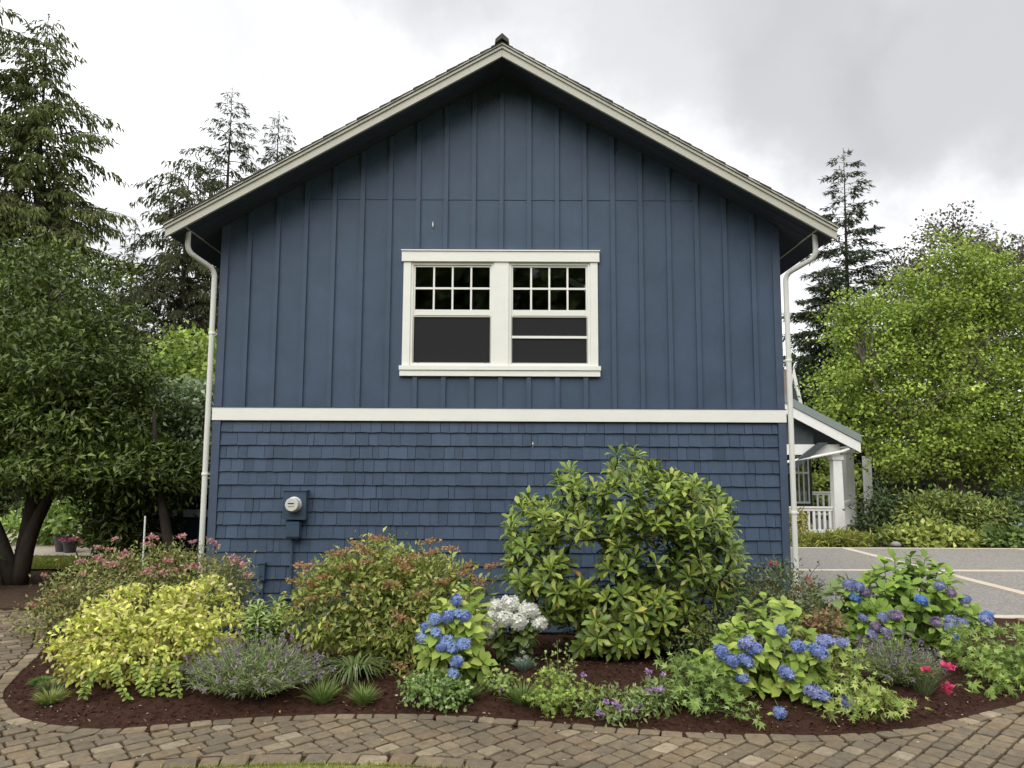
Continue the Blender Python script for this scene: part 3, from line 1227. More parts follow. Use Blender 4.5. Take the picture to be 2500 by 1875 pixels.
for sgn in (-1, 1):
    xe = HC + sgn * RX

    def strip(o0, o1, y0, y1, name, xend):
        b = MB()
        b.prism([(HC + sgn * .0008, rz(HC, o0)), (xend, rz(xend, o0)), (xend, rz(xend, o1)), (HC + sgn * .0008, rz(HC, o1))], y0, y1)
        return b.build(name, M_FASCIA, roof)
    strip(-.064, -.158, 8.290, 8.325, 'barge_board', xe)
    strip(-.025, -.0635, 8.272, 8.325, 'rake_moulding', xe + sgn * .006)
    strip(-.0045, -.0245, 8.255, 8.325, 'rake_moulding', xe + sgn * .012)
    # soffit under the rake and the eave
    b = MB()
    b.prism([(HC, rz(HC, SOF)), (xe - sgn * .02, rz(xe - sgn * .02, SOF)), (xe - sgn * .02, rz(xe, SOF + .02)), (HC, rz(HC, SOF + .02))], 8.326, HB + .28)
    b.build('soffit', M_SOFFIT, roof)
    # soffit sheet joints
    for yy in (8.47, 8.64):
        b = MB()
        b.prism([(HC + sgn * .1, rz(HC + .1, SOF - .001)), (xe - sgn * .05, rz(xe - sgn * .05, SOF - .001)), (xe - sgn * .05, rz(xe - sgn * .05, SOF - .007)), (HC + sgn * .1, rz(HC + .1, SOF - .007))], yy, yy + .012)
        b.build('soffit_joint', M_SOFFIT, roof)
    # eave fascia and gutter
    b = MB()
    x0, x1 = sorted((xe - sgn * .21, xe - sgn * .192))
    b.box(x0, x1, 8.327, HB + .28, rz(xe - sgn * .2, SOF - .006), rz(xe - sgn * .2, -.02))
    b.build('eave_fascia', M_FASCIA, roof)
    gzt = rz(xe - sgn * .19, -.035)
    b = MB()
    gx0 = xe - sgn * .190
    prof = [(0, 0), (0, -.085), (.03, -.11), (.085, -.11), (.10, -.08), (.112, 0), (.105, 0), (.092, -.078), (.08, -.103), (.033, -.103), (.006, -.082), (.006, 0)]
    b.prism([(gx0 - sgn * 0 + sgn * p[0] - sgn * .0, gzt + p[1]) for p in prof], 8.335, HB + .27)
    b.build('gutter', M_FASCIA, roof)

# downspouts: out of the gutter, back to the corner, down the wall


def spout(pts, r, name):
    b = MB()
    P = smooth_line3(pts)
    b.tube(P, r, 12)
    return b.build(name, M_PIPE, house)


def smooth_line3(pts, rr=.09):
    """polyline with rounded corners"""
    P = [Vector(p) for p in pts]
    out = [P[0]]
    for i in range(1, len(P) - 1):
        a, p, c = P[i - 1], P[i], P[i + 1]
        ra = min(rr, (a - p).length * .45)
        rc = min(rr, (c - p).length * .45)
        s, e = p + (a - p).normalized() * ra, p + (c - p).normalized() * rc
        for k in range(6):
            t = k / 5
            out.append(s * (1 - t) ** 2 + p * 2 * t * (1 - t) + e * t * t)
    out.append(P[-1])
    return out


spout([(-3.845, 8.50, 4.51), (-3.845, 8.50, 4.235), (-3.615, 8.755, 4.075), (-3.615, 8.76, -.12)], .031, 'downspout')
spout([(3.585, 8.50, 4.51), (3.585, 8.50, 4.20), (3.315, 8.755, 4.055), (3.315, 8.76, -.12)], .031, 'downspout')
for xs, zs in ((-3.615, (3.3, 1.62)), (3.315, (3.0, 1.2))):
    for z in zs:
        b = MB()
        b.lathe((xs, 8.76, z), [(.039, -.015), (.041, 0), (.039, .015)], 12)
        b.box(xs - .05, xs + .05, 8.797, 8.803, z - .012, z + .012)
        b.build('pipe_strap', M_WHITE, house)

# the pair of double-hung windows
CX0, CX1 = -1.325, 1.035
win = bpy.data.objects.new('window', None)
reg(win, house)
for (xa, xb, nm) in ((CX0, -1.235, 'side_casing'), (.945, CX1, 'side_casing'), (-.225, -.045, 'mullion')):
    b = MB()
    b.box(xa, xb, WY - .030, WY + .05, 2.92, 4.20)
    b.build(nm, M_WHITE, win)
b = MB()
b = MB()
b.box(-1.348, 1.056, WY - .048, WY - .001, 4.2005, 4.328)
b.box(-1.356, 1.064, WY - .062, WY - .001, 4.3285, 4.342)
b.build('head_trim', M_WHITE, win)
b = MB()
b.box(-1.355, 1.063, WY - .058, WY + .05, 2.868, 2.9195)
b.box(-1.348, 1.056, WY - .044, WY - .001, 2.796, 2.8665)
b.build('sill', M_WHITE, win)
for (ox0, ox1, openw) in ((-1.234, -.226, 0), (-.044, .944, 1)):
    f = MB()                                             # vinyl frame
    f.box(ox0, ox0 + .028, WY - .012, WY + .10, 2.921, 4.199)
    f.box(ox1 - .028, ox1, WY - .012, WY + .10, 2.921, 4.199)
    f.box(ox0 + .0285, ox1 - .0285, WY - .012, WY + .10, 4.165, 4.199)
    f.box(ox0 + .0285, ox1 - .0285, WY - .012, WY + .10, 2.921, 2.950)
    f.build('frame', M_WHITE, win)
    gx0_, gx1_ = ox0 + .050, ox1 - .050
    gz0, gz1 = 3.612, 4.142
    s_ = MB()                                            # upper sash
    s_.box(ox0 + .029, gx0_, WY + .005, WY + .045, 3.535, 4.164)
    s_.box(gx1_, ox1 - .029, WY + .005, WY + .045, 3.535, 4.164)
    s_.box(gx0_ + .0005, gx1_ - .0005, WY + .005, WY + .045, gz1, 4.164)
    s_.box(gx0_ + .0005, gx1_ - .0005, WY + .005, WY + .045, 3.542, gz0)
    s_.build('upper_sash', M_WHITE, win)
    pw = (gx1_ - gx0_) / 4
    for k in range(1, 4):
        q = MB()
        x = gx0_ + k * pw
        q.box(x - .011, x + .011, WY + .010, WY + .022, gz0 + .0005, gz1 - .0005)
        q.build('muntin', M_WHITE, win)
    zm = (gz0 + gz1) / 2
    q = MB()
    q.box(gx0_ + .0006, gx1_ - .0006, WY + .008, WY + .0215, zm - .012, zm + .012)
    q.build('muntin', M_WHITE, win)
    for k in range(4):
        for za, zb in ((gz0, zm - .0125), (zm + .0125, gz1)):
            q = MB()
            xa, xb = gx0_ + k * pw + .0115, gx0_ + (k + 1) * pw - .0115
            q.box(xa, xb, WY + .024, WY + .028, za, zb)
            q.build('pane', M_GLASS, win)
    # lower half: insect screen in front, the sash behind it
    q = MB()
    q.box(ox0 + .0295, ox1 - .0295, WY + .012, WY + .016, 2.951, 3.534)
    q.build('insect_screen', M_SCREEN, win)
    q = MB()
    for (xa, xb, za, zb) in ((ox0 + .029, ox0 + .043, 2.9505, 3.534), (ox1 - .043, ox1 - .029, 2.9505, 3.534), (ox0 + .0435, ox1 - .0435, 2.9505, 2.963), (ox0 + .0435, ox1 - .0435, 3.520, 3.534)):
        q.box(xa, xb, WY + .000, WY + .0115, za, zb)
    q.build('screen_frame', M_FASCIA, win)
    if openw:
        q = MB()
        q.box(ox0 + .036, ox1 - .036, WY - .002, WY + .0105, 3.262, 3.292)
        q.build('sash_rail', M_WHITE, win)
    else:
        for xx in (ox0 + .09, ox1 - .10):
            q = MB()
            q.box(xx, xx + .014, WY - .006, WY + .004, 2.958, 2.985)
            q.build('screen_tab', M_BLACK, win)
# pale sloping strip added behind the right panes to stand in for a reflection
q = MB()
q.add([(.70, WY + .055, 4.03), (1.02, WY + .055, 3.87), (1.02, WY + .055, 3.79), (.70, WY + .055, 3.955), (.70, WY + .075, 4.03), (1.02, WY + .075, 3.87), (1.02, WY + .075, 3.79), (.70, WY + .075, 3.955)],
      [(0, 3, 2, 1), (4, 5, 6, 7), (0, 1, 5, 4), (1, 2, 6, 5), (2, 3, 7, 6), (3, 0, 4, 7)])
q.build('reflection_strip', M_WHITE, win)
# bird droppings, pale scuffs on the paint
for (x, z, w, h) in ((-.98, 4.66, .008, .05), (.25, 1.975, .010, .045)):
    q = MB()
    q.prism([(x - w, z + h * .3), (x + w * .3, z + h), (x + w, z), (x, z - h * .6)], WY - .0245, WY - .0015)
    q.build('paint_splash', M_TAG, house)
# rear wing seen past the left corner
b = MB()
b.box(-6.03, -3.62, 13.0, 13.15, -.5, 2.75)
b.box(-6.03, -5.88, 13.151, 17, -.5, 2.75)
b.build('rear_wing_wall', M_SIDING, house)
b = MB()
b.prism([(-6.25, 2.76), (-3.60, 2.76), (-3.60, 2.98), (-6.1, 2.86)], 12.8, 17.2)
b.build('rear_wing_roof', M_ROOF, house)
b = MB()
b.box(-5.88, -5.02, 12.93, 12.999, .82, .94)
b.box(-5.84, -5.74, 12.95, 12.999, .941, 2.05)
b.box(-5.16, -5.06, 12.95, 12.999, .941, 2.05)
b.box(-5.86, -5.04, 12.94, 12.999, 2.051, 2.17)
rw = b.build('rear_window', M_WHITE, house)
b = MB()
b.box(-5.739, -5.161, 12.98, 12.995, .942, 2.05)
b.build('pane', M_GLASS, rw)
# painted conduit and the little shelf of a utility cover by the shrubs
b = MB()
b.tube([(-2.885, 8.755, -.2), (-2.885, 8.755, .40)], .013, 8)
b.build('wall_conduit', M_METERBOX, house)
b = MB()
b.box(-2.925, -2.855, 8.715, 8.775, .40, .585)
b.box(-2.93, -2.85, 8.705, 8.776, .5855, .60)
b.build('junction_box', M_METERBOX, house)
b = MB()
b.box(-2.64, -2.40, 8.66, 8.776, .10, .205)
b.box(-2.66, -2.38, 8.63, 8.776, .2055, .235)
b.build('utility_cover', M_METERBOX, house)

# electric meter
mt = thing('electric_meter', 'round glass electric meter on a dark blue box fixed to the shingles', 'meter', (-2.52, 8.77, 1.1))
b = MB()
b.box(-2.655, -2.388, 8.665, 8.776, 1.10, 1.425)
bx_ = b.build('meter_box', M_METERBOX, mt)
b = MB()
b.box(-2.662, -2.381, 8.655, 8.776, 1.4255, 1.438)
b.build('box_lid', M_METERBOX, bx_)


def disc_y(bm_, cx, cz, prof, sides=24):
    vs, fs = [], []
    for r, y in prof:
        for k in range(sides):
            a = 2 * math.pi * k / sides
            vs.append((cx + r * math.cos(a), y, cz + r * math.sin(a)))
    for i in range(len(prof) - 1):
        for k in range(sides):
            p, q = i * sides + k, i * sides + (k + 1) % sides
            fs.append((p, q, q + sides, p + sides))
    fs.append(tuple(range((len(prof) - 1) * sides, len(prof) * sides)))
    bm_.add(vs, fs)


b = MB()
disc_y(b, -2.522, 1.275, [(.088, 8.664), (.088, 8.645), (.080, 8.640), (.078, 8.560), (.070, 8.548)])
dial = b.build('meter_dial', M_DIAL, mt)
b = MB()
b.box(-2.562, -2.492, 8.5445, 8.5475, 1.285, 1.297)
b.box(-2.557, -2.535, 8.5445, 8.5475, 1.255, 1.260)
b.box(-2.527, -2.512, 8.5445, 8.5475, 1.255, 1.260)
b.box(-2.505, -2.492, 8.5445, 8.5475, 1.255, 1.260)
b.build('dial_marks', M_BLACK, dial)
b = MB()
b.box(-2.605, -2.455, 8.655, 8.776, .905, 1.045)
b.prism([(-2.605, 1.0455), (-2.455, 1.0455), (-2.465, 1.075), (-2.595, 1.075)], 8.665, 8.776)
b.box(-2.595, -2.465, 8.67, 8.776, .885, .9045)
b.build('breaker_box', M_METERBOX, mt)
b = MB()
b.tube([(-2.56, 8.745, -.2), (-2.555, 8.745, .886)], .016, 8)
b.build('conduit', M_METERBOX, mt)

# ------------------------------------------------------------------ the porch beyond the driveway
ph = thing('porch_house', 'white railed porch of a second house wing beyond the driveway', 'house', (8.7, 22, -.47))
b = MB()
b.zprism([(6.2, 21.98), (9.86, 21.98), (11.9, 25.4), (11.9, 33), (6.2, 33)], -.36, -.30)
b.build('deck', M_DECK, ph)
b = MB()
b.zprism([(6.2, 22.03), (9.80, 22.03), (11.84, 25.4), (11.84, 32.9), (6.2, 32.9)], -.9, -.361)
b.build('skirt', M_DECK, ph)


def column(x, y, w, zb, ztp):
    c = MB()
    h = w / 2
    vs = [(x - h, y - h, zb), (x + h, y - h, zb), (x + h, y + h, zb), (x - h, y + h, zb)]
    k = h * .86
    vs += [(x - k, y - k, ztp - .14), (x + k, y - k, ztp - .14), (x + k, y + k, ztp - .14), (x - k, y + k, ztp - .14)]
    c.add(vs, [(0, 3, 2, 1), (4, 5, 6, 7), (0, 1, 5, 4), (1, 2, 6, 5), (2, 3, 7, 6), (3, 0, 4, 7)])
    c.box(x - h * 1.12, x + h * 1.12, y - h * 1.12, y + h * 1.12, ztp - .139, ztp)
    return c.build('column', M_PORCHW, ph)


column(9.66, 22.1, .30, -.55, 2.06)
column(11.3, 24.9, .30, -.40, 2.3)


def railing(p0, p1, zb, zt_, pitch, bw=.055):
    p0, p1 = Vector(p0), Vector(p1)
    u = (p1 - p0).normalized()
    v = Vector((-u.y, u.x))
    ln = (p1 - p0).length

    def bar(m_, a, b_, w, z0, z1):
        q = [p0 + u * a - v * w, p0 + u * b_ - v * w, p0 + u * b_ + v * w, p0 + u * a + v * w]
        m_.zprism([(k.x, k.y) for k in q], z0, z1)
    m_ = MB()
    bar(m_, 0, ln, .055, zt_ - .05, zt_)
    bar(m_, 0, ln, .03, zt_ - .13, zt_ - .051)
    bar(m_, 0, ln, .035, zb, zb + .09)
    r_ = m_.build('railing', M_PORCHW, ph)
    n_ = int(ln / pitch)
    for k in range(n_):
        q = MB()
        a = (k + .5) * ln / n_
        bar(q, a - bw / 2, a + bw / 2, .02, zb + .0905, zt_ - .1305)
        q.build('baluster', M_PORCHW, r_)


railing((7.6, 22.1), (9.50, 22.1), -.22, .54, .148, .07)
railing((9.80, 22.28), (11.2, 24.7), -.20, .62, .16)
railing((8.8, 29.5), (13.6, 29.5), -.2, .72, .22, .07)
# porch roof: rake board, grey flashing above it, dark soffit and beam
xa, xb = 6.6, 10.24


def pz(x, off):
    return 3.46 + off - (x - 8.285) * .528


b = MB()
b.prism([(xa, pz(xa, 0)), (xb, pz(xb, 0)), (xb, pz(xb, -.30)), (xa, pz(xa, -.30))], 21.70, 21.76)
b.build('rake_board', M_PORCHW, ph)
b = MB()
b.prism([(xa, pz(xa, .26)), (xb + .02, pz(xb, .22)), (xb + .02, pz(xb, .002)), (xa, pz(xa, .002))], 21.66, 31)
b.build('porch_roof', M_PORCHG, ph)
b = MB()
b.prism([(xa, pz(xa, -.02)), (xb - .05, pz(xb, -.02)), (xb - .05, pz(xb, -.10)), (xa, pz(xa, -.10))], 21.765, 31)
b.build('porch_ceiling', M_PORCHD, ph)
b = MB()
b.box(6.4, 9.75, 22.0, 22.22, 2.064, 2.37)
b.build('beam', M_PORCHW, ph)
b = MB()
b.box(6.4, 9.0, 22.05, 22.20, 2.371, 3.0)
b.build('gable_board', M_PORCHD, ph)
b = MB()
b.box(6.4, 12.4, 26.2, 26.4, 2.36, 2.6)
b.build('beam', M_PORCHW, ph)
b = MB()
b.prism([(8.15, 1.50), (8.15, 1.72), (9.08, 2.42), (9.34, 2.42)], 21.80, 21.96)
b.build('brace', M_PORCHD, ph)
b = MB()
b.tube(smooth_line3([(9.95, 21.78, 2.25), (9.75, 21.82, 2.16), (8.05, 21.85, 1.83), (7.6, 21.9, 1.7)]), .045, 8)
b.build('downspout', M_PORCHW, ph, smooth=True)
b = MB()
b.box(6.2, 10.1, 26.6, 26.75, -.3, 3.2)
b.box(10.62, 10.75, 26.6, 26.75, -.3, 3.2)
b.box(10.101, 10.619, 26.6, 26.75, 2.1, 3.2)
b.box(10.101, 10.619, 26.6, 26.75, -.3, .45)
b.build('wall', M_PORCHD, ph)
b = MB()
for x in (10.08, 10.25, 10.42, 10.60):
    b.box(x, x + .04, 26.55, 26.599, .452, 2.1)
b.box(10.08, 10.64, 26.54, 26.549, 1.45, 1.52)
b.box(10.08, 10.64, 26.54, 26.549, .40, .47)
pw_ = b.build('window', M_PORCHW, ph)
b = MB()
b.box(10.11, 10.61, 26.62, 26.64, .46, 2.09)
b.build('pane', M_GLASS, pw_)
# gable of the wing behind, with its cedar roof
b = MB()
b.prism([(7.6, 4.0), (7.6, 5.26), (10.38, 5.26), (10.30, 4.9), (10.2, 3.9)], 27.05, 31)
b.build('cedar_roof', M_WOODROOF, ph)
b = MB()
b.prism([(10.385, 5.30), (10.72, 3.6), (10.62, 3.6), (10.33, 4.98), (10.10, 3.6), (9.98, 3.6)], 26.90, 26.99)
b.build('gable_trim', M_PORCHW, ph)
b = MB()
b.prism([(10.33, 4.95), (10.60, 3.6), (10.13, 3.6)], 27.0, 27.04)
b.build('gable_end', M_PORCHD, ph)
b = MB()
b.box(13.05, 13.3, 27.4, 27.6, -.4, 2.1)
b.build('white_wall', M_PORCHW, ph)
b = MB()
b.box(10.55, 11.55, 22.9, 23.5, -.14, -.08)
b.box(10.60, 11.5, 22.95, 23.45, -.5, -.141)
b.build('step', M_DECK, ph)

# ------------------------------------------------------------------ trees


def stems_to(mb, base, targets, r0, r1, trunk_top=None, sag=.05):
    for t in targets:
        a = trunk_top if trunk_top is not None else base
        twig(mb, a, t, r0, r1, sag, 5)


def broad_tree(name, label, base, trunks, ells, nclump, per, spread, L, W, cols, mat=None, wts=None, bark=None, tmpl=T_DIAMOND, shell=.55, group=None, tr=.12, nlimb=40, up=.6, flat=.6, cat='tree', zmin=None, droop=.1, clumpvar=.12):
    """trunks: list of polylines; limbs run from them to leaf clumps"""
    t = thing(name, label, cat, base, group)
    lv = Leaves(tmpl)
    C = leaf_cloud(lv, ells, nclump, per, spread, L, W, cols, wts, shell, up, droop, flat, zmin=zmin, clumpvar=clumpvar)
    mb = MB()
    nodes = []
    for tl in trunks:
        n = len(tl)
        pts = smooth_line3(tl, .5)
        mb.tube(pts, [tr * (1 - .72 * i / (len(pts) - 1)) for i in range(len(pts))], 8)
        nodes += [Vector(p) for p in pts[len(pts) // 3:]]
    mb.build('trunk', bark or M_BARK, t, smooth=True)
    lb = MB()
    idx = RNG.choice(len(C), min(nlimb, len(C)), replace=False)
    for i in idx:
        c = Vector(C[i])
        lo = [q for q in nodes if q.z < c.z + .2] or nodes[:1]
        a = min(lo, key=lambda q: (q - c).length)
        twig(lb, a, c, tr * .18, tr * .04, .10, 5, .12)
    lb.build('limbs', bark or M_BARK, t, smooth=True)
    lv.build('crown', mat or M_LEAF, t)
    return t


def conifer(name, label, x, y, h, r, cols, n=150, droop=.35, rise=.05, gap=.0, z0=.06, tw=.10, twl=.8, power=.85, mat=None, dens=1.0, hang=.35, seed=0, group=None, base=None, irregular=.25, cardl=.42, wts=None):
    rng = np.random.default_rng(100 + seed)
    gz = base if base is not None else float(H(x, y)) - .1
    t = thing(name, label, 'tree', (x, y, gz), group)
    mb = MB()
    lean = rng.normal(0, .006, 2)
    tp = [(x + lean[0] * h * k, y + lean[1] * h * k, gz + h * k) for k in np.linspace(0, 1, 8)]
    mb.tube(tp, [max(.006, .016 * h * (1 - k) ** 1.1) for k in np.linspace(0, 1, 8)], 7)
    lv = Leaves(T_DIAMOND)
    bm_ = MB()
    for i in range(n):
        tt = .015 + .985 * ((i + rng.random()) / n) ** .95
        zz = gz + h * (1 - tt * (1 - z0))
        az = i * 2.39996 + rng.normal(0, .35)
        ln = r * tt ** power * (1 + irregular * rng.normal()) * rng.uniform(.72, 1.08)
        ln = max(.12, ln)
        if rng.random() < gap:
            continue
        dirh = np.array([math.cos(az), math.sin(az), 0])
        k = np.linspace(0, 1, 6)
        rs = rise + rng.normal(0, .06) + .25 * (1 - tt)
        dr = droop * rng.uniform(.7, 1.3)
        bp = np.array([x + lean[0] * h * (1 - tt), y + lean[1] * h * (1 - tt), zz]) + dirh[None] * (ln * k)[:, None] + UP[None] * (rs * ln * k - dr * ln * k ** 2)[:, None]
        bm_.tube([tuple(p) for p in bp], [max(.006, .012 * ln * (1 - q) + .004) for q in k], 3, cap=False)
        nt = max(4, int(ln * 11 * dens))
        s = rng.uniform(.08, 1.0, nt) ** .8
        pos = np.stack([np.interp(s, k, bp[:, c]) for c in range(3)], 1)
        tang = _norm(np.gradient(bp, axis=0))
        td = np.stack([np.interp(s, k, tang[:, c]) for c in range(3)], 1)
        side = np.cross(dirh, UP) * rng.choice([-1, 1], nt)[:, None]
        tl = np.clip(twl * ln * (1.05 - s) * .55 + .12, .12, twl) * rng.uniform(.6, 1.2, nt)
        d = _norm(td * .75 + side * rng.uniform(.3, 1.0, nt)[:, None] - UP * hang * rng.uniform(.3, 1.6, nt)[:, None] + rng.normal(size=(nt, 3)) * .12)
        # each twig carries a few short sprays
        m_ = np.maximum(1, (tl / cardl * 2.2).astype(int))
        ii = np.repeat(np.arange(nt), m_)
        f = rng.random(len(ii))
        P = pos[ii] + d[ii] * (tl[ii] * f * .85)[:, None]
        dd = _norm(d[ii] + rng.normal(size=(len(ii), 3)) * .35 - UP * hang * .4)
        nn = _norm(UP + rng.normal(size=(len(ii), 3)) * .5)
        lv.add(P, dd, nn, cardl * rng.uniform(.6, 1.2, len(ii)), tw * rng.uniform(.7, 1.3, len(ii)), mixcol(len(ii), cols, wts, .15, rng))
    k_ = 26                                            # the soft leader
    f = rng.random(k_)
    top = np.array(tp[-1])
    lv.add(top[None] - UP[None] * (f * h * .06)[:, None], _norm(rng.normal(size=(k_, 3)) + UP * .4), sphere_dirs(k_, rng), cardl * .6 * (.4 + f), tw * .7, mixcol(k_, cols, wts, .15, rng))
    mb.build('trunk', M_BARK, t, smooth=True)
    bm_.build('branches', M_BARK, t)
    lv.build('crown', mat or M_NEEDLE, t)
    return t


C_CEDAR = [(.085, .115, .038), (.115, .13, .045), (.065, .098, .032), (.125, .118, .046)]
C_HEM = [(.060, .075, .035), (.075, .085, .040), (.045, .060, .030)]
C_FIR = [(.045, .065, .035), (.060, .080, .040), (.035, .052, .028)]
TG = 'tall conifers behind the houses'
conifer('cedar_tree', 'tall brownish green cedar with pointed top, foremost conifer at far left', -17.2, 26, 18.5, 4.9, C_CEDAR, n=270, droop=.34, rise=.05, hang=.95, tw=.065, cardl=.30, power=.62, seed=1, group=TG, irregular=.2, dens=1.9)
conifer('cedar_tree', 'brownish cedar cut by the left picture edge beside the pointed cedar', -20.2, 24.5, 20.5, 5.0, C_CEDAR, n=270, droop=.32, rise=.05, hang=.9, tw=.065, cardl=.30, power=.5, seed=2, group=TG, dens=1.9, irregular=.3)
conifer('hemlock_tree', 'hemlock with the highest thin spire left of the blue roof', -15.3, 38, 22, 4.6, C_HEM, n=170, droop=.42, rise=.18, hang=.55, tw=.055, cardl=.30, dens=1.7, power=.6, seed=3, group=TG)
conifer('hemlock_tree', 'smaller hemlock spire rising just beside the blue roof edge', -13.4, 40, 21.8, 4.4, C_HEM, n=160, droop=.42, rise=.18, hang=.55, tw=.055, cardl=.30, dens=1.7, power=.6, seed=4, group=TG)
conifer('drooping_hemlock_tree', 'round topped weeping conifer between the thin spires and the left eave', -16.0, 35, 17.2, 4.6, [(.075, .085, .040), (.095, .10, .048), (.06, .07, .035)], n=170, droop=.62, rise=.30, hang=1.0, tw=.06, cardl=.34, dens=1.6, power=.42, seed=5, group=TG)
conifer('spruce_tree', 'short pale green conifer left of the weeping one, under the open sky', -18.0, 34, 13.2, 3.6, [(.085, .105, .050), (.10, .12, .06), (.065, .085, .04)], n=150, droop=.25, rise=.1, hang=.35, tw=.06, cardl=.28, dens=1.8, seed=6, group=TG)
conifer('spruce_tree', 'dark low conifer filling the gap behind the laurel tree', -23.0, 33, 12.0, 4.2, C_HEM, n=150, droop=.25, rise=.1, hang=.4, tw=.08, cardl=.3, dens=1.6, seed=7, group=TG)
conifer('fir_tree', 'tall dark fir with layered branches right of the blue house', 16.5, 36, 18.4, 4.3, C_FIR, n=150, droop=.16, rise=.03, hang=.22, tw=.055, cardl=.27, power=.62, seed=8, group=TG, irregular=.2, dens=2.3)
conifer('fir_tree', 'lower dense dark fir left of the tall fir, above the porch roof', 14.9, 34, 11.8, 3.9, [(.05, .07, .04), (.065, .085, .045), (.04, .055, .03)], n=190, droop=.2, rise=.05, hang=.3, tw=.07, cardl=.3, seed=9, group=TG, power=.6, dens=2.2)
conifer('fir_tree', 'dark fir hidden behind the bright maple at far right', 24, 40, 12.5, 4.6, C_FIR, n=150, droop=.2, seed=10, group=TG)

# far wood: one mass
lv = Leaves(T_DIAMOND)
ell = []
wr = np.random.default_rng(77)
for k in range(34):
    xx = -62 + k * 3.9 + wr.uniform(-1, 1)
    ell.append((xx, 52 + wr.uniform(-3, 4), 4.0, 3.2, 2.5, wr.uniform(4.5, 7.0) if xx > -24 else wr.uniform(6, 9)))
leaf_cloud(lv, ell, 2600, 16, .75, .55, .34, [(.05, .075, .025), (.07, .10, .03), (.04, .06, .025)], shell=.5, rng=wr)
o = lv.build('woodland', M_LEAF, None)
tag(o, 'dark green wood closing the view behind the gardens', 'woodland')
# the trees across the road behind the viewer, seen only as reflections in the panes
lv = Leaves(T_DIAMOND)
ell = []
for k in range(26):
    xx = -45 + k * 3.7 + wr.uniform(-1, 1)
    hh = wr.uniform(10.5, 13)
    ell.append((xx, -30 + wr.uniform(-3, 3), hh * .9, 2.6, 2.2, hh))
leaf_cloud(lv, ell, 4200, 15, 1.0, .9, .6, [(.10, .15, .05), (.15, .19, .06), (.07, .10, .04)], shell=.3, rng=wr)
o = lv.build('woodland', M_LEAF, None)
tag(o, 'wood on the near side, mirrored darkly in the upper window panes', 'woodland')

C_LAUREL = [(.055, .085, .016), (.090, .130, .024), (.036, .060, .014), (.135, .175, .036)]
broad_tree('laurel_tree', 'dense dark green glossy leaved tree with forked trunk at left', (-7.2, 10.95, 0),
           [[(-7.15, 10.95, -.1), (-7.05, 10.95, .7), (-6.65, 11.0, 1.6), (-6.3, 11.1, 3.4)], [(-7.2, 10.95, -.1), (-7.45, 10.9, .7), (-8.0, 10.9, 1.7), (-8.2, 11, 3.6)], [(-7.15, 11.0, .3), (-7.2, 11.3, 1.5), (-7.3, 11.4, 4.0)]],
           [(-7.4, 11.2, 3.5, 1.75, 1.6, 1.75), (-8.8, 11.0, 2.9, 1.6, 1.5, 1.7), (-6.45, 11.0, 2.75, .95, 1.2, 1.3), (-5.6, 10.9, 1.62, .78, .9, .58), (-8.4, 10.6, 1.85, 1.2, 1.1, .6), (-6.7, 10.6, 1.75, .9, .9, .45), (-7.2, 11.6, 2.0, 2.2, 1.2, 1.1)],
           560, 95, .25, .112, .040, C_LAUREL, M_GLOSS, [4, 4, 2, 2], shell=.55, tr=.12, clumpvar=.26, nlimb=70, up=.6, flat=.34)
broad_tree('small_laurel_tree', 'smaller dark evergreen with slanting trunk beside the house corner', (-4.85, 10.7, 0),
           [[(-4.75, 10.7, -.2), (-4.9, 10.75, .6), (-5.15, 10.8, 1.5), (-5.3, 10.9, 2.5)]],
           [(-5.45, 11.2, 1.55, .62, .8, .55), (-5.85, 11.3, .95, .42, .5, .5)],
           300, 26, .15, .12, .043, C_LAUREL, M_GLOSS, [4, 3, 3, 1.2], tr=.10, nlimb=30, up=.5)
broad_tree('yellow_green_maple', 'bright yellow green maple glowing between the laurel and downspout', (-6.9, 16, 0),
           [[(-6.9, 16, -.2), (-6.9, 16, 1.6), (-6.7, 16.1, 3.6)]],
           [(-6.6, 16, 3.6, 1.5, 1.2, 1.0), (-7.8, 16.2, 3.1, 1.0, 1.0, .9), (-5.6, 16, 3.2, .9, .9, .9), (-6.6, 16, 2.4, 1.6, 1.1, .8)],
           700, 20, .20, .13, .085, [(.20, .27, .05), (.14, .21, .04), (.26, .32, .07)], M_LEAF, tr=.09, nlimb=30, flat=.4)
broad_tree('pale_dogwood', 'grey green small tree with pale bracts beside the white downspout', (-5.5, 12.4, 0),
           [[(-5.5, 12.4, -.2), (-5.5, 12.4, 1.2), (-5.4, 12.4, 2.8)]],
           [(-5.55, 12.4, 2.55, .75, .42, .62), (-5.25, 12.3, 2.0, .5, .36, .42), (-5.2, 12.35, 2.75, .45, .4, .4)],
           300, 20, .13, .09, .055, [(.22, .29, .13), (.36, .41, .28), (.14, .20, .09), (.46, .49, .38)], M_LEAF, [3, 2, 3, 1], tr=.06, nlimb=24, flat=.35)
C_MAPLE = [(.160, .225, .034), (.215, .285, .046), (.110, .170, .028), (.275, .330, .066)]
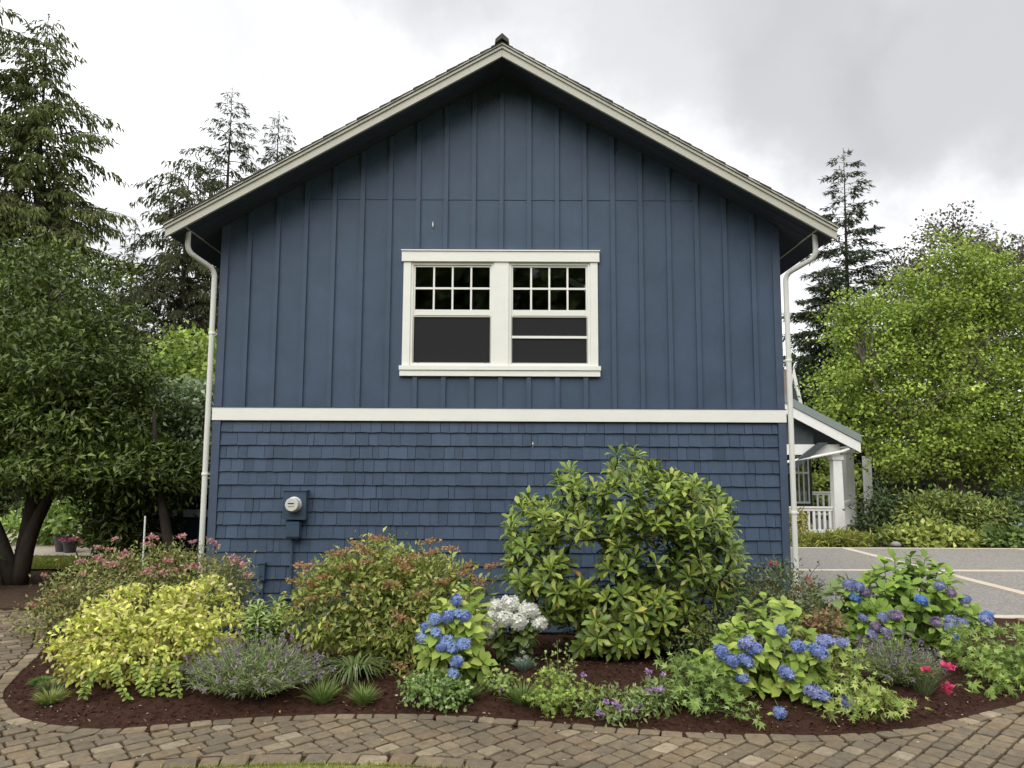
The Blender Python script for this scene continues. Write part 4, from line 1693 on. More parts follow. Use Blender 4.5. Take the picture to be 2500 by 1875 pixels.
broad_tree('maple_tree', 'big bright green maple filling the right side behind the porch', (13.8, 23, -.4),
           [[(13.9, 23, -.5), (13.8, 23, 2), (13.0, 23, 5.2)], [(14.0, 23, .2), (14.6, 23, 3), (15.0, 23.2, 6.6)], [(13.9, 23.1, .6), (15.6, 23, 2.6), (17.2, 23, 4.6)], [(13.8, 22.9, .4), (12.2, 22.6, 2.6), (11.0, 22.6, 4.6)]],
           [(14.0, 23, 7.3, .9, 1.3, 2.2), (14.9, 23, 7.6, .7, 1.0, 1.6), (12.5, 23, 7.0, .6, .9, 1.2), (13.2, 23, 6.0, 1.3, 1.6, 1.7), (11.6, 23, 5.6, 1.1, 1.5, 1.7), (10.5, 23, 6.3, .55, .8, 1.1), (15.9, 23, 6.6, 1.3, 1.6, 1.9), (17.2, 23, 6.9, 1.0, 1.4, 1.6), (10.5, 23, 3.9, 1.2, 1.4, 1.3), (13.3, 22.5, 3.9, 2.5, 2.0, 1.8), (16.5, 22.6, 3.6, 2.6, 2.2, 1.8), (12.4, 22.4, 2.3, 1.8, 1.5, 1.0), (15.8, 22.2, 2.0, 2.6, 1.5, 1.0), (18.5, 23, 5.6, 1.8, 2, 2.2)],
           1800, 40, .25, .115, .080, C_MAPLE, M_LEAF, [4, 3, 2, 2], M_BARKG, shell=.45, tr=.22, nlimb=220, flat=.5, up=.7, clumpvar=.24)
C_PLUM = [(.085, .075, .050), (.11, .085, .06), (.07, .075, .045)]
broad_tree('plum_tree', 'thin brownish purple leaved treetop showing above the bright maple', (21.2, 34, 0),
           [[(21.2, 34, -.3), (21.2, 34, 6), (21, 34, 12)]],
           [(20.8, 34, 11.3, 2.2, 2, 2.6), (19.0, 34, 9.8, 1.8, 2, 1.9), (22.8, 34, 10.4, 2.0, 2, 2.0), (20.8, 34, 7.8, 3.6, 2.4, 2.4)],
           900, 18, .26, .17, .11, C_PLUM, M_LEAF, None, M_BARKG, tr=.2, nlimb=260, flat=.7, shell=.35)
broad_tree('plum_tree', 'second brownish treetop at the right picture edge behind the maple', (25.6, 35, 0),
           [[(25.6, 35, -.3), (25.6, 35, 6), (25.4, 35, 11.5)]],
           [(25.2, 35, 10.9, 2.2, 2, 2.2), (26.6, 35, 10.2, 2.2, 2, 2.4), (25.4, 35, 7.6, 3.2, 2.4, 2.4)],
           650, 18, .26, .17, .11, C_PLUM, M_LEAF, None, M_BARKG, tr=.2, nlimb=200, flat=.7, shell=.35)

# ------------------------------------------------------------------ far shrubs beyond the driveway and by the patio


def bush(name, label, base, ells, nclump, per, spread, L, W, cols, mat=None, wts=None, tmpl=T_DIAMOND, shell=.6, up=.6, cat='shrub', group=None, nst=14, zmin=None, stem=None, sr=.012, droop=.1, jit=.12, clumpvar=.12, flat=.6, heroes=0):
    t = thing(name, label, cat, base, group)
    lv = Leaves(tmpl)
    C = leaf_cloud(lv, ells, nclump, per, spread, L, W, cols, wts, shell, up, droop, flat, jit=jit, zmin=zmin, clumpvar=clumpvar)
    mb = MB()
    for i in RNG.choice(len(C), min(nst, len(C)), replace=False):
        b0 = Vector(base) + Vector((random.uniform(-.08, .08), random.uniform(-.08, .08), -.02))
        twig(mb, b0, C[i], sr, sr * .25, .06, 4, .08)
    mb.build('stems', stem or M_TWIG, t)
    if heroes:
        lv.heroes(heroes, 'leaf', 'foliage', mat or M_LEAF, t)
    else:
        lv.build('foliage', mat or M_LEAF, t)
    return t


C_RH = [(.11, .155, .032), (.16, .20, .045), (.07, .11, .025), (.22, .24, .06)]
bush('rhododendron_shrub', 'broad layered rhododendron beyond the driveway under the maple', (11.9, 20.3, -.35), [(11.7, 20.3, .45, 1.15, .9, .65), (12.6, 20.3, .35, .8, .8, .6), (11.0, 20.3, .25, .5, .6, .5)], 330, 18, .14, .15, .055, C_RH, M_GLOSS, nst=30, zmin=-.4)
bush('dark_shrub', 'dark leafy shrub next to the porch steps', (10.6, 21.0, -.4), [(10.5, 21.0, .35, .75, .6, .75), (10.1, 21, .0, .5, .5, .45)], 180, 18, .13, .13, .05, [(.04, .06, .02), (.055, .08, .025)], M_GLOSS, zmin=-.45)
bush('hosta_clump', 'low yellow green leafy mound at the far edge of the driveway', (10.6, 18.95, -.25), [(10.5, 18.95, -.08, .85, .38, .28), (11.3, 18.95, -.12, .55, .35, .22)], 230, 12, .09, .16, .11, [(.27, .31, .07), (.20, .26, .055), (.33, .35, .11)], M_LEAF, zmin=-.25, nst=8, cat='plant')
bush('low_groundcover', 'mid green ground cover strip right of the yellow mound along the driveway', (13.2, 19.0, -.25), [(12.7, 19.0, -.10, .9, .4, .22), (14.2, 19.0, -.08, 1.2, .45, .26)], 260, 12, .10, .15, .10, [(.10, .15, .04), (.14, .19, .05), (.07, .11, .03)], M_LEAF, zmin=-.27, nst=8, cat='plant')
bush('far_hydrangea', 'bushy green shrub with bluish blooms at the right edge beyond the driveway', (14.2, 20.2, -.35), [(14.1, 20.2, .35, 1.0, .8, .65), (15.3, 20.2, .5, .9, .8, .8)], 260, 16, .14, .14, .09, [(.10, .15, .04), (.15, .20, .05), (.07, .10, .03), (.20, .25, .42)], M_LEAF, [4, 3, 3, .7], zmin=-.4, nst=20)
bush('small_fern', 'small fern like plant at the foot of the porch steps', (9.9, 19.3, -.27), [(9.75, 19.3, -.08, .42, .3, .26)], 60, 14, .07, .14, .05, [(.13, .17, .04), (.18, .22, .06)], M_LEAF, zmin=-.28, cat='plant')
bush('yellow_grass_clump', 'low yellow green grassy plants in front of the porch railing', (8.4, 19.0, -.25), [(8.4, 19.0, -.16, .75, .3, .18), (7.6, 19.1, -.18, .5, .3, .12)], 120, 16, .07, .20, .03, [(.30, .30, .07), (.24, .27, .06), (.18, .22, .05)], M_LEAF, zmin=-.26, cat='plant', up=.2)
bush('golden_potted_shrub', 'small golden shrub against the porch railing beside the house corner', (8.15, 21.4, -.45), [(8.15, 21.4, .1, .28, .25, .42)], 60, 16, .07, .09, .045, [(.35, .31, .08), (.28, .27, .07)], M_LEAF, zmin=-.45, nst=8)
bush('sunlit_thicket', 'bright green thicket seen through the porch', (12.8, 31, -.4), [(12.8, 31, 1.3, 1.7, .8, 1.7), (10.5, 31.5, 1.3, 1.5, .8, 1.6)], 300, 18, .2, .18, .12, [(.22, .28, .05), (.17, .24, .045), (.28, .33, .08)], M_LEAF, nst=10)
b = MB()
b.lathe((9.62, 18.75, -.27), [(.02, 0), (.11, .02), (.13, .07), (.09, .12), (.03, .14)], 9)
o = b.build('boulder', M_STONE, None, smooth=True)
tag(o, 'small pale round stone on the soil by the driveway edge', 'stone')
# soil bed under them
sheet('far_bed', np.arange(3.4, 30, .6), np.arange(18.3, 26.6, .4), lambda X, Y: H(X, Y) - .012, M_SOIL)

bush('white_hydrangea_shrub', 'bright green shrub dotted with white flowers behind the patio pots', (-9.1, 15.9, 0), [(-9.3, 15.9, .45, .75, .5, .5), (-8.6, 16.0, .25, .6, .45, .35), (-10.2, 16, .35, .6, .5, .4)], 170, 14, .11, .13, .09, [(.17, .25, .05), (.22, .30, .07), (.12, .19, .04), (.55, .60, .42)], M_LEAF, [4, 3, 3, .7], zmin=0)
bush('dark_edge_shrub', 'dark rounded shrub at the left picture edge beside the forked trunk', (-8.0, 10.6, 0), [(-8.1, 10.6, .40, .62, .6, .48)], 170, 20, .12, .10, .045, [(.04, .065, .02), (.055, .085, .025)], M_GLOSS, zmin=0)
bush('shade_shrub', 'dark leafy undergrowth below the laurel between the patio and rear wing', (-6.9, 13.2, 0), [(-7.0, 13.6, .6, .55, .5, .55), (-6.3, 12.6, .55, .6, .5, .5), (-7.6, 15.2, .5, .8, .5, .5)], 300, 18, .13, .12, .05, C_LAUREL, M_GLOSS, zmin=0)
bush('hedge', 'dark hedge across the back of the patio', (-12, 19.5, 0), [(-7.5, 19.5, 1.1, 2.0, .8, 1.2), (-11, 19.8, 1.2, 2.2, .8, 1.3), (-14.5, 20, 1.2, 2.2, .9, 1.4), (-18, 20, 1.3, 2.4, .9, 1.6)], 620, 18, .22, .17, .09, [(.05, .08, .022), (.07, .105, .03), (.035, .055, .018)], M_LEAF, nst=20)


def pot(name, label, x, y, r, h):
    t = thing(name, label, 'pot', (x, y, .012))
    b = MB()
    b.lathe((x, y, .012), [(r * .66, 0), (r * .74, h * .3), (r * .92, h * .86), (r * 1.06, h * .88), (r * 1.06, h), (r * .9, h), (r * .86, h * .9), (.01, h * .9)], 18)
    b.build('pot_body', M_POT, t, smooth=False)
    return t


pot('planter_pot', 'dark planter pot, taller one of the pair on the patio', -8.80, 14.7, .155, .30)
pot('planter_pot', 'grey planter pot filled with pink flowers on the patio', -8.55, 14.55, .150, .225)
lv = Leaves(T_STAR)
n = 70
P = np.array([-8.55, 14.55, .26]) + RNG.normal(size=(n, 3)) * np.array([.10, .09, .045])
lv.add(P, sphere_dirs(n), _norm(UP + RNG.normal(size=(n, 3)) * .5 + np.array([0, -.6, 0])), .06, .06, mixcol(n, [(.55, .06, .16), (.62, .12, .25)]))
t = thing('petunia', 'bright pink petunias growing in the grey pot on the patio', 'flowers', (-8.55, 14.55, .22))
lv.build('blooms', M_PETAL, t)
lv = Leaves(T_DIAMOND)
P = np.array([-8.55, 14.55, .23]) + RNG.normal(size=(n, 3)) * np.array([.09, .08, .03])
lv.add(P, sphere_dirs(n), sphere_dirs(n), .06, .035, mixcol(n, [(.08, .12, .03)]))
lv.build('foliage', M_LEAF, t)
b = MB()
b.tube([(-3.915, 8.0, -.1), (-3.92, 8.0, 1.18)], .009, 6)
o = b.build('garden_stake', M_TAG, None)
tag(o, 'thin white garden stake standing behind the pink flowered shrub', 'stake')

# ------------------------------------------------------------------ the planting bed
# mulch chips, too many to count
n = 26000
X = RNG.uniform(-5.2, 6.3, n)
Y = 5.0 + RNG.random(n) ** 1.25 * 4.0
ok = in_poly(X, Y, BEDPOLY) & ~near_edge(X, Y, .05)
X, Y = X[ok], Y[ok]
n = len(X)
lv = Leaves(T_DIAMOND)
P = np.stack([X, Y, H(X, Y) + bed_mound(X, Y) + RNG.uniform(0, .012, n)], 1)
D = _norm(np.stack([RNG.normal(size=n), RNG.normal(size=n), RNG.normal(0, .35, n)], 1))
lv.add(P, D, _norm(UP + RNG.normal(size=(n, 3)) * .4), RNG.uniform(.015, .05, n), RNG.uniform(.006, .016, n),
       mixcol(n, [(.055, .024, .015), (.036, .017, .011), (.080, .037, .022), (.14, .09, .06), (.30, .23, .16)], [5, 5, 3, .7, .22]))
o = lv.build('mulch_chips', M_CHIP, None)
tag(o, 'red brown bark chips covering the planting bed', 'mulch')


def whorl(lv, c, axis, nl, L, W, cols, tilt=(.15, .75), wts=None):
    """a ring of leaves round a shoot tip"""
    c = np.asarray(c, float)
    ax = _norm(np.asarray(axis, float)[None])[0]
    u = _norm(np.cross(ax, [.3, .8, .1])[None])[0]
    v = np.cross(ax, u)
    a = np.arange(nl) * 2.39996 + RNG.random() * 6
    el = np.linspace(tilt[0], tilt[1], nl) + RNG.normal(0, .10, nl)
    rad = u[None] * np.cos(a)[:, None] + v[None] * np.sin(a)[:, None]
    d = rad * np.cos(el)[:, None] + ax[None] * np.sin(el)[:, None]
    nr = ax[None] * np.cos(el)[:, None] - rad * np.sin(el)[:, None]
    k = RNG.uniform(.75, 1.15, nl)
    lv.add(c[None] + rad * .006 - ax[None] * (.03 * (1 - np.linspace(0, 1, nl)))[:, None], d, nr, L * k, W * k, mixcol(nl, cols, wts, .10))


# rhododendron
RB = (1.02, 7.0, G(1.02, 7.0))
t = thing('rhododendron', 'large open rhododendron with leaf whorls standing against the blue shingles', 'shrub', RB)
lv = Leaves(T_OBOV)
LOBES = [(a_, b_, c_, d_, int(k_ * 2.8)) for (a_, b_, c_, d_, k_) in [(1.08, 1.76, .15, .17, 3), (1.28, 1.66, .17, .12, 4), (1.2, 1.34, .50, .32, 30), (.55, 1.55, .12, .16, 4), (.52, 1.23, .33, .24, 17), (.13, 1.22, .15, .28, 7), (.25, .80, .30, .26, 18),
         (.45, .48, .32, .20, 14), (1.25, .92, .40, .38, 26), (1.76, 1.20, .36, .36, 26), (1.93, .76, .30, .32, 20), (1.04, .36, .62, .26, 30), (.98, .08, .40, .12, 9), (1.5, .30, .36, .26, 16), (1.62, 1.5, .22, .14, 7), (.10, .95, .10, .12, 2)]]
cent = []
for (cx, cz, rx_, rz_, k) in LOBES:
    got = tries = 0
    while got < k and tries < 900:
        tries += 1
        a, r_ = RNG.uniform(0, 6.283), math.sqrt(RNG.random())
        p = np.array([cx + rx_ * r_ * math.cos(a), 0, cz + rz_ * r_ * math.sin(a)])
        if ((p[0] - .70) / .11) ** 2 + ((p[2] - .86) / .18) ** 2 < 1:
            continue
        if ((p[0] - 1.06) / .13) ** 2 + ((p[2] - 1.42) / .09) ** 2 < 1 or ((p[0] - 1.45) / .10) ** 2 + ((p[2] - 1.0) / .10) ** 2 < .8:
            continue
        dep = max(.12, .75 * math.sqrt(max(0, 1 - r_ * r_ * .9)))
        p[1] = 7.15 + RNG.uniform(-1, 1) * dep
        p[0] *= p[1] / 7.2
        p[2] = 1.75 + (p[2] - 1.75) * p[1] / 7.2
        if p[1] > 8.45 or p[2] < G(p[0], p[1]) + .06:
            continue
        if all(np.linalg.norm(p - q) > .085 for q in cent):
            cent.append(p)
            got += 1
ctr = np.array([1.05, 7.25, .55])
C_RL = [(.140, .200, .030), (.205, .260, .044), (.085, .135, .024), (.31, .33, .08), (.060, .095, .022)]
wood = MB()
forks = [Vector((.78, 6.98, .22)), Vector((1.15, 7.05, .35)), Vector((1.4, 7.05, .3)), Vector((.95, 7.25, .4))]
for fk in forks:
    twig(wood, Vector(RB) + Vector((random.uniform(-.05, .05), 0, -.05)), fk, .036, .026, .03, 4)
joints = list(forks)
for p in sorted(cent, key=lambda q: np.linalg.norm(q - np.array(RB))):
    out = p - ctr
    ax = _norm((out / np.linalg.norm(out) * .75 + UP * .75 + RNG.normal(size=3) * .22 + np.array([0, -.18, 0]))[None])[0]
    old = RNG.random() < .06
    whorl(lv, p, ax, int(RNG.integers(10, 15)), .125, .049, C_RL, (-.35, 1.05), [4, 3, 3, 1.4, 1.5])
    if old:                                       # a few yellowing leaves low on the shoot
        whorl(lv, p - ax * .03, ax, 2, .13, .042, [(.42, .30, .06), (.45, .22, .05)], (-.5, -.1))
    pv = Vector(p)
    a = min(joints, key=lambda q: (q - pv).length + .6 * max(0, q.z - pv.z + .05))
    dl = (pv - a).length
    twig(wood, a, pv - Vector(ax) * .02, min(.016, .007 + dl * .010), .0045, .05, 4, .07)
    joints.append(a.lerp(pv, .55) + Vector((0, 0, .03 * dl)))
wood.build('branches', M_BARK, t)
lv.heroes(300, 'leaf', 'foliage', M_GLOSS, t)
print('whorls', len(cent))

# golden shrub
C_GOLD = [(.50, .50, .12), (.40, .44, .09), (.28, .35, .06), (.54, .47, .24), (.42, .31, .18)]
bush('golden_shrub', 'rounded golden yellow leaved shrub at the left tip of the bed', (-2.95, 6.1, G(-2.95, 6.1)),
     [(-2.58, 6.15, .46, .36, .42, .34), (-2.98, 6.1, .40, .46, .48, .34), (-3.25, 6.05, .32, .32, .42, .27), (-2.85, 6.0, .30, .60, .52, .20)],
     620, 18, .042, .046, .024, C_GOLD, M_LEAF, [5, 4, 3, 2, 1], shell=.72, nst=34, sr=.009, zmin=.10, heroes=300, tmpl=T_LEAF, up=.5, droop=.25)
# green skirt shoots hanging below it
lv = Leaves(T_LEAF)
t = thing('trailing_shoots', 'green trailing shoots hanging to the mulch under the golden shrub', 'plant', (-2.75, 5.6, G(-2.75, 5.6)))
mb = MB()
for (x0, x1, zt_) in ((-2.85, -2.72, .30), (-2.62, -2.50, .30), (-3.0, -3.05, .26), (-2.75, -2.63, .28), (-2.45, -2.40, .30), (-2.55, -2.60, .26)):
    yy = random.uniform(5.50, 5.62)
    pts = []
    for k in range(9):
        q = k / 8
        pts.append((x0 + (x1 - x0) * q, yy - .06 * math.sin(q * 2), zt_ - (zt_ - .09) * q ** 1.3))
    mb.tube(pts, .003, 4)
    P = np.repeat(np.array(pts), 4, 0)
    n = len(P)
    d = _norm(np.stack([np.tile([-1, 1, -.7, .7], n // 4), RNG.normal(-.4, .3, n), RNG.normal(-.3, .3, n)], 1))
    lv.add(P, d, _norm(UP + np.array([0, -.7, 0]) + RNG.normal(size=(n, 3)) * .3), .05 * RNG.uniform(.7, 1.2, n), .026, mixcol(n, [(.20, .27, .05), (.28, .33, .08), (.14, .2, .04)]))
mb.build('stems', M_STEM, t)
lv.build('foliage', M_LEAF, t)


def flower_heads(t, name, spots, r, nfl, size, cols, mat=M_PETAL, flat=.45, tmpl=T_DIAMOND, jitter=0):
    """each head a mesh of its own, sharing three"""
    protos = []
    for k in range(3):
        l2 = Leaves(tmpl)
        d = sphere_dirs(nfl)
        d[:, 2] = np.abs(d[:, 2])
        P = d * np.array([r, r, r * flat]) * RNG.uniform(.15, 1, (nfl, 1))
        l2.add(P, _norm(d + RNG.normal(size=(nfl, 3)) * .5), _norm(d + UP * .6 + RNG.normal(size=(nfl, 3)) * .4), size * RNG.uniform(.7, 1.3, nfl), size * .8, mixcol(nfl, cols))
        o = l2.build(name, mat, None, kind=None)
        protos.append(o.data)
        bpy.data.objects.remove(o)
    org = ORG[t.name]
    for p in spots:
        o = bpy.data.objects.new(name, random.choice(protos))
        o.location = Vector(p) - org + Vector((random.uniform(-1, 1), random.uniform(-1, 1), random.uniform(-.5, .5))) * jitter
        o.rotation_euler = (random.uniform(-.4, .4) + .15, random.uniform(-.3, .3), random.uniform(0, 6.3))
        k = random.uniform(.75, 1.25)
        o.scale = (k, k, k)
        col.objects.link(o)
        o.parent = t
        if nfl >= 30:
            o['kind'] = 'stuff'                      # florets too small to pick apart


PINKS = [(-3.77, 7.8, .90), (-4.18, 7.8, .84), (-4.11, 7.8, .95), (-4.28, 7.8, .86), (-4.32, 7.8, .76), (-4.46, 7.8, .72), (-3.64, 7.6, .66), (-3.52, 7.6, .63), (-3.4, 7.6, .66), (-2.83, 7.8, .72), (-2.76, 7.8, .69), (-2.88, 7.8, .77),
         (-3.11, 7.8, .91), (-3.73, 7.8, .96), (-4.22, 7.7, .74), (-4.07, 7.7, .7), (-4.7, 7.6, .32), (-4.61, 7.6, .41), (-4.84, 7.6, .30), (-4.51, 7.6, .46), (-4.81, 7.8, .57), (-3.95, 7.7, .65), (-2.72, 7.75, .60), (-3.45, 7.8, .97), (-3.3, 7.8, .92), (-3.55, 7.75, .72), (-3.25, 7.65, .68), (-4.0, 7.8, .80), (-4.38, 7.7, .60)]
t = bush('pink_spirea', 'sprawling grey green shrub with fading pink flower heads behind the golden shrub', (-3.9, 7.95, G(-3.9, 7.95)),
         [(-4.1, 7.9, .42, .75, .45, .34), (-3.4, 7.95, .48, .60, .42, .36), (-4.55, 7.75, .18, .42, .4, .26), (-2.98, 7.95, .50, .26, .26, .24), (-3.8, 8.0, .65, .55, .3, .20)],
         720, 13, .08, .050, .020, [(.19, .21, .065), (.25, .27, .09), (.12, .15, .045), (.27, .20, .08), (.30, .31, .13)], M_LEAF, [4, 3, 2, 1.2, 2], nst=60, sr=.006, zmin=-.12, tmpl=T_DIAMOND)
flower_heads(t, 'flower_head', PINKS[:16] + PINKS[22:], .075, 44, .030, [(.60, .28, .29), (.64, .37, .35), (.54, .23, .28), (.56, .40, .30)], flat=.5)
flower_heads(t, 'faded_flower_head', PINKS[16:22], .055, 30, .028, [(.42, .26, .16), (.48, .30, .20), (.40, .2, .15)], flat=.5)
mb = MB()
for p in PINKS:
    twig(mb, (p[0] * .96 - .16, 7.9, .2), p, .003, .002, .02, 3)
mb.build('flower_stems', M_STEM, t)

# lavender
C_LAV = [(.26, .32, .14), (.20, .27, .09), (.34, .37, .22)]
C_LAVF = [(.26, .22, .27), (.32, .28, .33), (.33, .29, .30), (.32, .23, .34)]


def lavender(name, label, x, y, rx_, h, nst_, lean=(0, 0), fl=C_LAVF, share=.55, spike=.04):
    z = G(x, y)
    t = thing(name, label, 'lavender', (x, y, z))
    lv, fl_l = Leaves(T_BLADE), Leaves(T_DIAMOND)
    mb = MB()
    for k in range(nst_):
        a, q = RNG.uniform(0, 6.283), math.sqrt(RNG.random())
        root = np.array([x + .35 * rx_ * q * math.cos(a), y + .3 * rx_ * q * math.sin(a), z])
        hh = h * (1.05 - .62 * q * q) * RNG.uniform(.6, 1.25)
        tip = np.array([x + rx_ * q * 1.05 * math.cos(a) + lean[0], y + rx_ * .8 * q * math.sin(a) + lean[1], z + hh])
        mid = root * .5 + tip * .5 + np.array([0, 0, .12 * h])
        f = np.sort(RNG.random(16)) ** .8 * .86
        pts = root[None] * ((1 - f) ** 2)[:, None] + mid[None] * (2 * f * (1 - f))[:, None] + tip[None] * (f * f)[:, None]
        up_ = _norm((tip - root)[None])[0]
        d = _norm(up_[None] * .9 + RNG.normal(size=(16, 3)) * .55)
        lv.add(pts, d, sphere_dirs(16), RNG.uniform(.03, .06, 16), .0055, mixcol(16, C_LAV))
        mb.tube([tuple(root), tuple(mid * .5 + (root + tip) * .25), tuple(tip)], .0016, 3, cap=False)
        if RNG.random() < share:
            m_ = 9
            f2 = np.linspace(.0, 1, m_)
            pp = tip[None] + up_[None] * (spike * f2)[:, None]
            dd = _norm(up_[None] * .6 + RNG.normal(size=(m_, 3)) * .7)
            fl_l.add(pp, dd, sphere_dirs(m_), RNG.uniform(.014, .026, m_), .014, mixcol(m_, fl))
    mb.build('stems', M_STEM, t)
    lv.build('foliage', M_LEAF, t)
    fl_l.build('flower_spikes', M_PETAL, t)
    return t


lavender('lavender', 'wide grey green lavender with mauve spikes right of the golden shrub', -1.92, 5.72, .54, .33, 620, share=.36)
lavender('lavender', 'drab lavender clump leaning over the mulch at the right end of the bed', 3.02, 5.95, .34, .32, 240, (-.05, -.05), [(.22, .18, .24), (.27, .22, .28)], .7)

# light green euphorbia and bronze spirea
t = thing('euphorbia', 'pale green euphorbia with upright leafy shoots by the meter pipe', 'plant', (-2.33, 7.2, G(-2.33, 7.2)))
lv = Leaves(T_OBOV)
mb = MB()
for k in range(15):
    a, q = RNG.uniform(0, 6.28), math.sqrt(RNG.random())
    tip = np.array([-2.33 + .17 * q * math.cos(a), 7.2 + .14 * q * math.sin(a), .45 - .14 * q + RNG.normal(0, .03)])
    mb.tube([(-2.33 + .05 * math.cos(a), 7.2, -.15), tuple(tip)], .005, 4)
    for f in (.55, .7, .85, 1.0):
        whorl(lv, np.array([-2.33, 7.2, -.12]) * (1 - f) + tip * f, (math.cos(a) * q * .5, math.sin(a) * q * .5 - .1, 1), 9, .115, .030, [(.28, .36, .11), (.35, .42, .16), (.21, .30, .08)], (.1, .8))
mb.build('stems', M_STEM, t)
lv.build('foliage', M_LEAF, t)

BRF = [(-1.52, 6.4, .97), (-1.32, 6.4, 1.05), (-1.18, 6.4, 1.11), (-1.12, 6.4, 1.09), (-1.75, 6.4, .87), (-1.82, 6.4, .74), (-1.59, 6.3, .80), (-1.35, 6.3, .87), (-.69, 6.4, .99), (-.51, 6.4, 1.03), (-.17, 6.4, .87), (-.81, 6.4, .97), (-.88, 6.3, .86), (-.41, 6.4, .82),
       (-.29, 6.4, .74), (-.57, 6.3, .76), (-1.47, 6.2, .66), (-1.78, 6.3, .57), (-1.0, 6.2, .74), (-1.2, 6.3, .93), (-.76, 6.2, .67), (-.91, 6.15, .51), (-.41, 6.3, .60), (-1.62, 6.2, .64), (-1.27, 6.2, .73), (-.71, 6.5, 1.06), (-.37, 6.4, .88), (-.79, 6.0, .08), (-.87, 6.0, .16), (-1.42, 6.4, .98), (-1.25, 6.4, 1.0), (-.95, 6.4, .93), (-1.65, 6.3, .72)]
t = bush('bronze_spirea', 'tall spirea with rust coloured spent flower heads in front of the shingles', (-1.05, 6.65, G(-1.05, 6.65)),
         [(-1.15, 6.65, .55, .72, .55, .45), (-.65, 6.65, .52, .45, .5, .42), (-1.55, 6.6, .50, .38, .45, .38), (-.85, 6.35, .24, .42, .4, .22), (-1.2, 6.65, .85, .40, .35, .22)],
         860, 13, .075, .062, .027, [(.20, .25, .055), (.29, .32, .085), (.13, .18, .04), (.37, .36, .13), (.29, .22, .085)], M_LEAF, [4, 3, 2, 2, .8], nst=60, sr=.006, zmin=.02, tmpl=T_DIAMOND)
flower_heads(t, 'spent_flower_head', BRF, .072, 50, .027, [(.42, .24, .12), (.48, .30, .16), (.34, .18, .09), (.50, .36, .21)], flat=.4, jitter=.02)
mb = MB()
for p in BRF:
    twig(mb, (p[0] * .9 - .1, 6.6, .25), p, .003, .002, .02, 3)
mb.build('flower_stems', M_TWIG, t)


# grassy tufts
def tuft(name, label, x, y, r_, h, nb, cols, w=.006, cat='grass', lean=.5, curl=1.0, group=None):
    z = G(x, y)
    t = thing(name, label, cat, (x, y, z - .01), group)
    lv = Leaves(T_BLADE)
    a = RNG.uniform(0, 6.283, nb)
    q = np.sqrt(RNG.random(nb))
    P = np.stack([x + .35 * r_ * q * np.cos(a), y + .35 * r_ * q * np.sin(a), np.full(nb, z - .005)], 1)
    d = _norm(np.stack([lean * q * np.cos(a), lean * q * np.sin(a), np.ones(nb)], 1) + RNG.normal(size=(nb, 3)) * .15)
    nr = _norm(np.stack([-np.cos(a), -np.sin(a), .3 * np.ones(nb)], 1) + RNG.normal(size=(nb, 3)) * .2)
    lv.add(P, d, nr, h * RNG.uniform(.6, 1.15, nb) * curl, w, mixcol(nb, cols))
    lv.build('blades', M_LEAF, t)
    return t


def strap_tuft(name, label, x, y, r_, h, nb, cols, w):
    """long arching leaves"""
    z = G(x, y)
    t = thing(name, label, 'grass', (x, y, z - .01))
    V, F, C = [], [], []
    for k in range(nb):
        a = RNG.uniform(0, 6.283)
        rr = r_ * RNG.uniform(.6, 1.25)
        hh = h * RNG.uniform(.65, 1.1)
        c = mixcol(1, cols)[0]
        dirv = np.array([math.cos(a), math.sin(a), 0])
        sd_ = np.array([-math.sin(a), math.cos(a), 0])
        b = len(V)
        for i in range(7):
            s_ = i / 6
            p = np.array([x, y, z]) + dirv * (.03 + rr * s_ ** 1.2) + UP * hh * (1.9 * s_ - 1.75 * s_ * s_ * RNG.uniform(.9, 1.05))
            ww = w * (1 - s_ ** 3) * .5 + .0006
            V += [p - sd_ * ww, p + sd_ * ww]
            C += [c, c]
            if i:
                F.append((b + 2 * i - 2, b + 2 * i - 1, b + 2 * i + 1, b + 2 * i))
    me = mesh_from('blades', np.array(V) - np.array([x, y, z - .01]), F, np.array(C), M_LEAF)
    o = bpy.data.objects.new('blades', me)
    reg(o, t)
    o['kind'] = 'stuff'
    return t


strap_tuft('daylily_clump', 'arching dark green strap leaves below the bronze spirea', -1.22, 5.98, .30, .26, 150, [(.07, .11, .03), (.10, .15, .04), (.24, .26, .14)], .011)
C_T = [(.14, .20, .05), (.19, .25, .07), (.10, .15, .04)]
tuft('heath_tuft', 'feathery green tuft at the right foot of the wide lavender', -1.38, 5.60, .16, .17, 260, C_T, .006, 'plant', .9)
tuft('heath_tuft', 'small rounded green tuft left of the strawberry clump', -1.07, 5.58, .12, .15, 240, C_T, .006, 'plant', .8)
tuft('heath_tuft', 'small dark green tuft under the lowest blue bloom', -.32, 5.62, .11, .14, 220, [(.10, .15, .04), (.14, .19, .05)], .006, 'plant', .8)
tuft('heath_tuft', 'feathery light green tuft between the blue hydrangea and columbine', .08, 5.56, .15, .17, 280, C_T, .006, 'plant', .95)
tuft('blue_fescue', 'small blue grey grass tuft near the white plant tag', .10, 6.25, .09, .13, 240, [(.12, .17, .13), (.16, .21, .17)], .004, 'grass', .7)
tuft('moss_mat', 'bright green mossy mat at the far left tip of the bed', -3.72, 6.08, .18, .055, 900, [(.07, .15, .025), (.10, .19, .03)], .006, 'moss', 1.6)
tuft('fern_tuft', 'yellow green feathery tuft on the mulch left of the golden shrub', -3.33, 5.56, .16, .12, 260, [(.17, .21, .05), (.22, .25, .08)], .006, 'plant', 1.2)
tuft('fern_tuft', 'dull green feathery tuft behind the left tip of the mulch', -3.50, 5.82, .15, .10, 240, [(.10, .13, .05), (.14, .16, .06)], .006, 'plant', 1.3)

